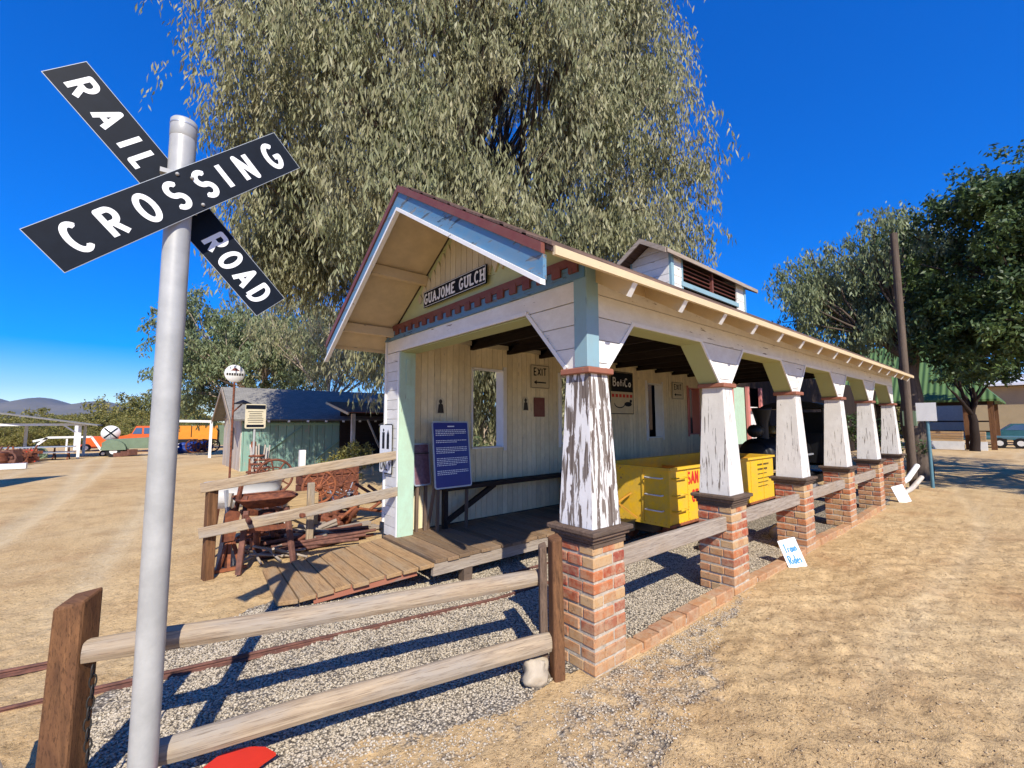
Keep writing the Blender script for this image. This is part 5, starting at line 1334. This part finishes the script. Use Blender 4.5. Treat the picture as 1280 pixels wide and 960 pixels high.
# sculpted scrap: tall bundle of white handled reels
x,y=1.62,8.9;t=jt('reel_stand','bundle of coiled rusty chain and pale handles rising behind upper rail','scrap',(x,y))
m=MB()
for k in range(7):ring(m,(x+random.uniform(-.05,.05),y,.6+k*.07),.16-.008*k,.018,'z',16)
m.build('coil',M['rust'],t);m=MB()
for k in range(7):a=k*.9;m.beam((x+.1*math.cos(a),y+.1*math.sin(a),.7),(x+.16*math.cos(a),y+.1*math.sin(a),1.2+.05*math.sin(k*3)),.02,.02)
m.build('handles',M['barnwh'],t);m=MB();m.lathe([(0,0),(.18,0),(.15,.58),(0,.58)],(x,y,0),'z',12);m.build('drum',M['rust'],t)
x,y=3.0,9.5;m=MB()
for k in range(4):m.box((x,y,.09+.18*k),(1.1,.5,.16))
o=m.build('machine_block',M['rust'],None,(x,y,0));tag(o,'long dark rusty machine block in front of the barn doors','scrap')
x,y=3.3,12.6;m=MB();m.box((x,y,.4),(.14,.14,.95),None,'z');o=m.build('white_stake',M['whiteclean'],None,(x,y,0));tag(o,'short white painted stake in front of mint barn doors','post')
for k,(x,y,h) in enumerate(((4.7,13.5,.9),(5.1,13.7,1.0),(5.5,13.2,.8))):
    m=MB();m.beam((x,y,-.05),(x+.15-.1*k,y,h),.07,.04);o=m.build('leaning_pale',M['barnwh'],None,(x,y,0));tag(o,['leftmost pale leaning board before lean to','middle and tallest pale leaning board before lean to','rightmost pale leaning board before lean to'][k],'board')
# long boards/rail over left at gap: grey beam on barn left
m=MB();x,y=2.0,21.6;m.beam((x-1.2,y+7,1.72),(x+.9,y+7,1.68),.1,.12);o=m.build('white_gate_beam',M['whiteclean'],None,(x-2,y+7,0))
m2=MB();m2.box((x-1.15,y+7,.7),(.12,.12,1.95),None,'z');m2.box((x+.85,y+7,.7),(.12,.12,1.95),None,'z');m2.build('post',M['whiteclean'],o);tag(o,'white horizontal gate beam on posts left of the barn','gate')
# ------------------------------------------------------------------ far yard: truck, trailer, shelter, tables
def W2(px,dist,dz=0):
    la=(px-640)/548;k=dist/math.hypot(1,la);x,y,_=cw(la*k,k);return x,y,gzz(x,y)+dz
def wheel(parent,c,R,w_,axd,n=16):
    m=MB();m.tube([V(c)-V(axd)*w_/2,V(c)+V(axd)*w_/2],R,n);o=m.build('wheel',M['tyre'],parent);m=MB();m.tube([V(c)-V(axd)*(w_/2+.01),V(c)+V(axd)*(w_/2+.01)],R*.5,n);m.build('rim',M['enamel'],o)
x,y,z=W2(182,44);t=thing('orange_truck','orange old cab truck parked at the far side of the yard','truck',(x,y,z))
e=V((1,-.15,0)).normalized();e2=V((.15,1,0)).normalized();rot=Matrix.Rotation(math.atan2(e.y,e.x),3,'Z');o=V((x,y,z))
# cab, facing left (-e)
m=MB();m.prism([(-.95,.75),(1.0,.75),(1.0,2.35),(.8,2.45),(-.45,2.45),(-.75,1.75),(-.95,1.7)],o-e2*.95,e,VZ,e2,1.9);m.prism([(-1.75,.7),(-.95,.7),(-.95,1.65),(-1.65,1.5)],o-e2*.75,e,VZ,e2,1.5);cab=m.build('cab',M['orange'],t)
m=MB();m.prism([(-.68,1.72),(-.43,2.28),(.0,2.28),(.0,1.72)],o-e2*.96,e,VZ,e2*-1,.02);m.prism([(.15,1.72),(.15,2.28),(.75,2.28),(.75,1.72)],o-e2*.96,e,VZ,e2*-1,.02);q_=o+e*-.87;m.prism([(-.8,1.75),(.8,1.75),(.72,2.3),(-.72,2.3)],q_+e*.1,e2,VZ+e*.25,-e,.35);m.build('windows',M['glass'],cab)
m=MB();m.prism([(1.0,.8),(4.2,.8),(4.2,1.1),(1.0,1.1)],o-e2*.95,e,VZ,e2,1.9);m.prism([(1.1,1.1),(1.9,1.1),(1.9,2.5),(1.1,2.5)],o-e2*.8,e,VZ,e2,1.6);m.build('flatbed',M['blackm'],t)
for s_,a in((-1,-1.6),(-1,2.9),(1,-1.6),(1,2.9)):wheel(t,o+e*a+e2*(s_*.85)+VZ*.5,.5,.3,e2)
t.scale=(.8,.8,.8)
x,y,z=W2(172,38.5);t=thing('green_truck','faded green fendered old pickup before the orange truck','truck',(x,y,z));o=V((x,y,z))
m=MB();m.prism([(-1.5,.5),(2.2,.5),(2.2,1.1),(.9,1.15),(.8,1.2),(-1.3,1.1),(-1.55,.9)],o-e2*.55,e,VZ,e2,1.1);m.build('body',M['dgreen'],t)
m=MB();m.prism(arc(-.9,.45,.62,.62,0,180,10)+[],o-e2*.95,e,VZ,e2,.4);m.build('fender',M['dgreen'],t)
m=MB();m.prism([(.9,1.1),(2.1,1.1),(2.0,1.75),(1.1,1.75)],o-e2*.5,e,VZ,e2,1.0);m.build('cab',M['steel'],t)
for s_,a in((-1,-.9),(-1,1.6),(1,-.9),(1,1.6)):wheel(t,o+e*a+e2*(s_*.75)+VZ*.38,.38,.22,e2)
x,y,z=W2(147,40);t=thing('red_tractor','small red and rust tractor left of the green pickup','tractor',(x,y,z));o=V((x,y,z))
m=MB();m.prism([(-1.0,.5),(.5,.5),(.5,1.15),(-1.0,1.05)],o-e2*.25,e,VZ,e2,.5);m.prism([(.4,.5),(.9,.5),(.9,.9),(.4,.9)],o-e2*.3,e,VZ,e2,.6);m.build('body',M['red'],t)
m=MB();m.tube([o+e*.3+VZ*1.1,o+e*.55+VZ*1.45],.03,6);ring(m,tuple(o+e*.55+VZ*1.45),.2,.02,'y',14);m.tube([o-e*.4+VZ*1.1,o-e*.4+VZ*1.6],.04,8);m.build('steering_wheel',M['rust'],t)
for s_,a,R in((-1,-.8,.32),(-1,.6,.55),(1,-.8,.32),(1,.6,.55)):wheel(t,o+e*a+e2*(s_*.6)+VZ*R,R,.2,e2)
t.scale=(.6,.6,.6)
x,y,z=W2(153,38.5);m=MB()
for k in range(3):m.box((x+.3*k,y-.6,z+.15+.06*k),(.5,.4,.25+.06*k),Matrix.Rotation(.3*k,3,'Z'))
o=m.build('rusty_box',M['rust3'],None,(x,y,z));tag(o,'rusty machinery box in front of the red tractor','scrap')
x,y,z=W2(141,44);t=thing('disc_sign','round white crossing disc with black X beside the red tractor','sign',(x,y,z))
m=MB();m.tube([(x,y,z),(x,y,z+1.4)],.04,8);m.build('post',M['steel'],t);m=MB();m.lathe([(0,-.02),(.55,-.02),(.55,.02),(0,.02)],(x,y,z+1.45),'y',24);d_=m.build('disc',M['enamel'],t)
m=MB()
for s_ in(-1,1):m.beam((x-.36,y-.03-.004*s_,z+1.45-s_*.36),(x+.36,y-.03-.004*s_,z+1.45+s_*.36),.01,.09,up=(s_*-1,0,1))
m.build('cross',M['black'],d_)
x,y,z=W2(127,47);m=MB();m.prism([(-.9,.5),(.9,.5),(.75,1.15),(-.75,1.15)],(x,y,z),UX,VZ,V((0,1,0)),1.2);m.prism([(-1.1,.25),(1.1,.25),(1.1,.5),(-1.1,.5)],(x,y-.1,z),UX,VZ,V((0,1,0)),1.4);o=m.build('orange_hopper',M['orange'],None,(x,y,z));tag(o,'orange machine hopper left of the white disc sign','machine')
for a in(-.7,.7):wheel(o,(x+a,y-.15,z+.3),.3,.15,(0,1,0))
x,y,z=W2(240,46);t=thing('orange_trailer','bright orange box trailer between the crossing pole and barn','trailer',(x,y,z))
m=MB();m.box((x,y,z+1.35),(3.6,1.8,1.15));b=m.build('body',M['oran2'],t);m=MB();m.box((x,y-.91,z+1.5),(.06,.02,1.0));m.box((x-.9,y-.91,z+1.5),(.3,.02,.06));m.build('latch',M['blackm'],b)
for a in(-.8,.8):wheel(t,(x+a,y-.9,z+.38),.38,.22,(0,1,0))
m=MB();m.box((x+2.25,y,z+1.1),(.6,.9,1.7));m.build('front_locker',M['dgreen'],t)
x,y,z=W2(245,40);m=MB()
for k in range(12):m.sph((x+random.uniform(-.8,.8),y+random.uniform(-.3,.3),z+random.uniform(.15,.65)),random.uniform(.25,.42),5,(1.2,1,.7))
o=m.build('blue_tarp_heap',M['bluet'],None,(x,y,z));tag(o,'heap covered by crumpled blue tarp in front of orange trailer','tarp')
x,y,z=W2(257,39.5);t=thing('rusty_implement','rusty wheeled farm implement right of the blue tarp heap','machine',(x,y,z))
for a in(-.6,0,.55):
    m=MB();ring(m,(x+a,y,z+.5),.45,.05,'y',16)
    for k in range(8):m.tube([(x+a,y,z+.5),(x+a+.45*math.cos(k*.785),y,z+.5+.45*math.sin(k*.785))],.025,5)
    m.build('wheel',M['rust'],t)
# picnic shelter far left
x,y,z=W2(22,40);t=thing('picnic_shelter','low gabled shelter with white posts over tables at far left','shelter',(x,y,z))
for a,b_ in((-3.4,-1.5),(2.9,-1.5),(-3.4,1.8),(2.9,1.8),(.2,1.8)):
    m=MB();m.box((x+a,y+b_,z+1.05),(.14,.14,2.1),None,'z');m.build('post',M['whiteclean'],t)
m=MB();m.box((x-.25,y-1.5,z+2.1),(6.7,.12,.14));m.box((x-.25,y+1.8,z+2.1),(6.7,.12,.14));m.beam((x+2.9,y-1.5,z+1.45),(x+2.2,y-1.5,z+2.05),.08,.08);m.beam((x-.8,y-1.5,z+2.15),(x-1.7,y-1.5,z+2.75),.08,.08);m.beam((x-2.4,y-1.5,z+2.15),(x-1.7,y-1.5,z+2.75),.08,.08);m.build('beam',M['whiteclean'],t)
m=MB()
for s_ in(-1,1):
    p=[V((x-1.7,y-2.2,z+2.95)),V((x-1.7+s_*5.4 if s_>0 else x-1.7-5.4,y-2.2,z+2.0)),V((x-1.7+s_*5.4,y+2.5,z+2.0)),V((x-1.7,y+2.5,z+2.95))];m.hexa(p+[q+V((0,0,.06)) for q in p])
m.build('roof',M['shingle'],t)
for k,(px,dd,ln,lb) in enumerate(((70,37,1.9,'grey picnic table at the right end of the shelter'),(52,37.5,1.9,'picnic table under the middle of the shelter'),(30,38,1.8,'picnic table under the left half of the shelter'))):
    x,y,z=W2(px,dd);t=thing('picnic_table',lb,'table',(x,y,z));m=MB();m.box((x,y,z+.76),(ln,.75,.05));m.build('tabletop',M['steel'],t);m=MB();m.box((x,y-.62,z+.45),(ln,.26,.04));m.box((x,y+.62,z+.45),(ln,.26,.04));m.build('benches',M['steel'],t)
    for s_ in(-1,1):
        m=MB();m.beam((x+s_*ln*.36,y-.6,z),(x+s_*ln*.36,y+.1,z+.74),.06,.06);m.beam((x+s_*ln*.36,y+.6,z),(x+s_*ln*.36,y-.1,z+.74),.06,.06);m.build('leg',M['rust'],t)
# white arched frame
x,y,z=W2(92,46);m=MB();m.beam((x-1.2,y,z+1.15),(x+1.1,y,z+1.15),.2,.14);m.beam((x-1.2,y,z+1.15),(x-2.0,y,z+.3),.2,.14);m.beam((x+1.1,y,z+1.15),(x+1.7,y,z+.1),.2,.14);m.beam((x-1.9,y,z+.9),(x-1.2,y,z+1.1),.2,.14);m.beam((x-.2,y,z+1.15),(x-.2,y,z),.1,.1);o=m.build('white_trestle',M['whiteclean'],None,(x,y,z));tag(o,'low white trestle frame in the open right of the shelter','trestle')
x,y,z=W2(99,50);m=MB();m.tube([(x,y,z),(x,y,z+2.0)],.16,12);o=m.build('white_barrel_post',M['enamel'],None,(x,y,z));tag(o,'stubby white cylinder standing behind the white trestle','post')
# junk at the far left: individual little things
kinds=[('machine','rust3'),('drum','enamel'),('machine','rust'),('crate','red'),('drum','steel'),('machine','dgreen'),('crate','tan2'),('machine','rust2'),('drum','rust')]
desc=['pinkish rusty engine block at the left frame edge','white dented drum among the left hand junk','dark rusty engine before the shelter tables','red crate below the shelter','grey steel drum beside the red crate','green farm motor under the shelter','tan crate under the left shelter roof','orange rusty plough piece before the white plank','dark rust drum behind the white plank']
spots=[(6,30),(14,33),(22,32),(36,35),(44,36),(50,40),(10,37),(30,33.5),(3,28)]
for k,((kd,mt),(px,dd)) in enumerate(zip(kinds,spots)):
    x,y,z=W2(px,dd);m=MB()
    if kd=='drum':m.lathe([(0,0),(.3,0),(.31,.05),(.3,.28),(.315,.3),(.3,.32),(.3,.6),(.31,.62),(0,.62)],(x,y,z),'z',16)
    elif kd=='crate':
        for j in range(4):m.box((x,y,z+.1+.17*j),(.9,.6,.14))
    else:
        for j in range(9):m.box((x+random.uniform(-.6,.6),y+random.uniform(-.3,.3),z+random.uniform(.1,.6)),(random.uniform(.1,.5),random.uniform(.1,.4),random.uniform(.08,.4)),Matrix.Rotation(random.uniform(0,3),3,'Z'))
        for j in range(4):a=random.uniform(-.5,.5);m.tube([(x+a,y,z+.1),(x+a+random.uniform(-.4,.4),y,z+random.uniform(.6,1.1))],.04,6)
        ring(m,(x+.2,y-.35,z+.35),.33,.04,'y',14)
    o=m.build(kd if kd!='machine' else 'scrap_machine',M[mt],None,(x,y,z));tag(o,desc[k],kd)
x,y,z=W2(19,26);m=MB();m.box((x,y,z+.12),(.9,.35,.2));o=m.build('white_plank_box',M['enamel'],None,(x,y,z));tag(o,'white painted block lying at the edge of the left shadow','block')
# shelter outside the frame whose roof throws the dark shadow at left
t=thing('canopy','plain flat canopy on four posts, unseen beyond the left edge','canopy',(-6.0,16,0))
h=3.0;off=V((-.41,-.91,0))*(h/.852)
cs=[V((-2.62,16.9,0)),V((-1.72,19.6,0)),V((-7.5,19.6,0)),V((-7.5,16.9,0))]
cs=[c+off for c in cs];m=MB();m.hexa([V((c.x,c.y,h)) for c in cs]+[V((c.x,c.y,h+.08)) for c in cs]);m.build('roof',M['roofsh'],t)
for c in cs:
    m=MB();m.box((c.x-.3 if c.x>-5 else c.x+.3,c.y,h/2),(.1,.1,h),None,'z');m.build('post',M['whiteclean'],t)
# ------------------------------------------------------------------ right side
x,y=14.5,1.68
t=thing('back_of_sign','square silver sign seen from behind on blue grey post','sign',(x,y,0))
m=MB();m.tube([(x,y,-.1),(x,y,1.75)],.035,10);m.build('post',M['tealpost'],t);m=MB();m.box((x-.05,y,1.81),(.012,.36,.44));m.build('panel',M['enamel'],t)
x,y=15.3,2.1;t=thing('utility_box','green metal utility box on teal steel post','utility box',(x,y,0))
m=MB();m.tube([(x,y,-.1),(x,y,1.5)],.055,10);m.build('post',M['tealpost'],t);m=MB();m.box((x,y,1.66),(.22,.26,.38));m.build('box',M['dgreen'],t)
t=thing('white_rails','two short curved white boards leaning past the last pier','boards',(13.1,1.95,0))
m=MB();m.tube([(12.75,2.0,.22),(13.2,1.93,.30),(13.9,1.85,.55)],.055,8);m.build('board',M['whiteclean'],t)
m=MB();m.tube([(12.6,1.95,.02),(13.2,1.87,.10),(14.0,1.80,.28)],.05,8);m.build('board',M['barnwh'],t)
# pavilion with green roof
t=thing('pavilion','open pavilion with green ribbed roof on brown posts','pavilion',(36.5,3.2,0))
a0,a1,b0,b1=34.5,42.5,1.15,13.2
m=MB();e0,e1=2.75,5.9
pk0,pk1=V((38.5,10.2,6.7)),V((38.5,4.0,6.5))
cr=[V((a0,b0,e0)),V((a1,b0,e0)),V((a1,b1,e0)),V((a0,b1,e0))]
m.add([*cr,pk0,pk1],[(3,0,5,4),(0,1,5),(1,2,4,5),(2,3,4)]);m.add([*(c-V((0,0,.12)) for c in cr),*cr],[(0,1,5,4),(1,2,6,5),(2,3,7,6),(3,0,4,7),(3,2,1,0)]);m.build('roof',M['grnroof'],t)
for (px_,py_) in((34.9,1.5),(34.9,2.45),(34.9,5.5),(34.9,7.9),(34.9,10.8),(42,1.6),(42,10.8),(42,5)):
    m=MB();m.box((px_,py_,1.35),(.22,.22,2.8),None,'z');m.build('post',M['post'],t)
m=MB();m.box((34.9,6.3,2.58),(.16,9.9,.28),None,'y');m.box((35.2,4.6,1.55),(.06,6.0,.08),None,'y');m.box((35.2,4.6,1.0),(.06,6.0,.08),None,'y');m.build('rail_beam',M['darkwall'],t)
for k,(ya,yb) in enumerate(((1.75,2.3),(2.6,4.6))):
    m=MB();
    for j in range(4):m.box((34.2+.1*j,(ya+yb)/2,.55+.13*j),(.4,yb-ya,.11),None,'y')
    o=m.build('timber_stack',M['ramp'],None,(34.2,ya,.4));tag(o,['short stack of orange timber right of the pavilion post','long stack of orange timber left of the pavilion post'][k],'timber')
    m=MB();m.box((34.0,(ya+yb)/2,.24),(.35,yb-ya+.1,.46));o=m.build('white_block',M['enamel'],None,(34.0,ya,0));tag(o,['short white block wall right of pavilion post','long white block wall left of pavilion post'][k],'wall')
# trunk inside pavilion
C=blob(18,(32.8,2.3,4.2),(1.5,1.6,.9),(.5,.8))
tree('oak_tree','dark branching tree in front of the green roofed pavilion',(32.9,2.1),C,110,.22,.1,M['darkleaf'],M['darkwall'],.22,1.9,6,.5,.7)
# beige building and cars
t=thing('beige_shed','long beige metal shed with white roof at far right','building',(52,-2,0))
m=MB();m.box((54,-4.0,2.1),(6,15,4.2));m.build('wall',M['beige'],t);m=MB();m.box((53.9,-4.0,4.35),(7.2,15.6,.18));p=[V((50.4,-11.8,4.44)),V((57.5,-11.8,5.5)),V((57.5,3.8,5.5)),V((50.4,3.8,4.44))];m.hexa(p+[q+V((0,0,.08)) for q in p]);m.build('roof',M['roofwhite'],t)
t=thing('white_hall','low white roofed building seen behind the pavilion','building',(60,9,0));m=MB();m.box((60,9.5,1.6),(5,11,3.2));m.build('wall',M['concrete'],t);m=MB();m.box((60,9.5,3.3),(5.6,11.6,.2));m.build('roof',M['roofwhite'],t)
def car_(x,y,z,lb,mat,yaw):
    t=thing('parked_car',lb,'car',(x,y,z));q=Matrix.Rotation(yaw,3,'Z');u=q@UX;v=q@V((0,1,0));o=V((x,y,z))
    m=MB();m.prism([(-2.1,.35),(2.1,.35),(2.15,.75),(1.9,.9),(1.2,.95),(.7,1.38),(-.9,1.4),(-1.5,.98),(-2.1,.88)],o-v*.82,u,VZ,v,1.64);b=m.build('body',mat,t)
    m=MB();m.prism([(-1.3,.98),(1.05,.98),(.62,1.32),(-.85,1.34)],o-v*.83,u,VZ,v,1.66);m.build('windows',M['glass'],b)
    for a in(-1.3,1.3):
        for s_ in(-1,1):wheel(t,o+u*a+v*(s_*.78)+VZ*.32,.32,.2,v)
car_(43.5,.35,0,'dark teal car parked before the beige shed',M['teal'],R_(95))
car_(47.5,-.5,0,'red car parked behind the teal car',M['red'],R_(95))
x,y=38.5,1.0;t=thing('flat_trailer','low teal flat trailer left of the teal car','trailer',(x,y,0));m=MB();m.box((x,y,.62),(1.6,2.2,.12));m.beam((x,y+1.1,.6),(x,y+2.2,.45),.08,.08);m.build('bed',M['tealpost'],t)
for a in(-.4,.4):wheel(t,(x-.8,y+a,.3),.3,.15,(1,0,0))
# ------------------------------------------------------------------ camera, light
def camera():
    f,yaw,pitch,roll,h=547.86,.87173,.086478,-.003349,1.6
    cy,sy,cp,sp=math.cos(yaw),math.sin(yaw),math.cos(pitch),math.sin(pitch)
    fw=V((cy*cp,sy*cp,sp));r=V((sy,-cy,0));u=r.cross(fw);c,s_=math.cos(roll),math.sin(roll)
    rr=r*c+u*s_;uu=-r*s_+u*c
    cd=bpy.data.cameras.new('camera');o=bpy.data.objects.new('camera',cd);COL.objects.link(o)
    mt=Matrix((rr,uu,-fw)).transposed().to_4x4();mt.translation=V((0,0,h));o.matrix_world=mt
    cd.sensor_width=36;cd.sensor_fit='HORIZONTAL';cd.lens=36*f/1280;cd.clip_end=20000;cd.clip_start=.05;sc.camera=o
camera()
w=bpy.data.worlds.new('World');sc.world=w;w.use_nodes=True;nt=w.node_tree;nt.nodes.clear()
sk=nt.nodes.new('ShaderNodeTexSky');sk.sky_type='NISHITA';sk.sun_disc=False
SEL=R_(40.4);sd=V((-.41,-.91,0)).normalized();sun_dir=V((sd.x*math.cos(SEL),sd.y*math.cos(SEL),math.sin(SEL)))
sk.sun_elevation=SEL;sk.sun_rotation=math.atan2(sun_dir.x,sun_dir.y);sk.ozone_density=5;sk.dust_density=.3;sk.air_density=.9;sk.altitude=500
hs=nt.nodes.new('ShaderNodeHueSaturation');hs.inputs['Saturation'].default_value=1.95;hs.inputs['Value'].default_value=2.9;hs.inputs['Hue'].default_value=.524
bg=nt.nodes.new('ShaderNodeBackground');bg.inputs[1].default_value=.078;wo=nt.nodes.new('ShaderNodeOutputWorld')
gm_=nt.nodes.new('ShaderNodeGamma');gm_.inputs[1].default_value=.72;nt.links.new(sk.outputs[0],gm_.inputs[0]);nt.links.new(gm_.outputs[0],hs.inputs['Color']);nt.links.new(hs.outputs[0],bg.inputs[0]);nt.links.new(bg.outputs[0],wo.inputs[0])
sl=bpy.data.lights.new('sun','SUN');sl.energy=4.5;sl.angle=R_(.5);sl.color=(1,.93,.81);so=bpy.data.objects.new('sun',sl);COL.objects.link(so);so.rotation_euler=sun_dir.to_track_quat('Z','Y').to_euler();so.location=(0,0,20)
vs=sc.view_settings;vs.view_transform='Standard';vs.look='None';vs.gamma=1;vs.use_curve_mapping=False;vs.exposure=.58
sc.cycles.max_bounces=6;sc.cycles.diffuse_bounces=4;sc.cycles.glossy_bounces=2;sc.cycles.transmission_bounces=2;sc.cycles.use_denoising=True;sc.cycles.use_adaptive_sampling=True
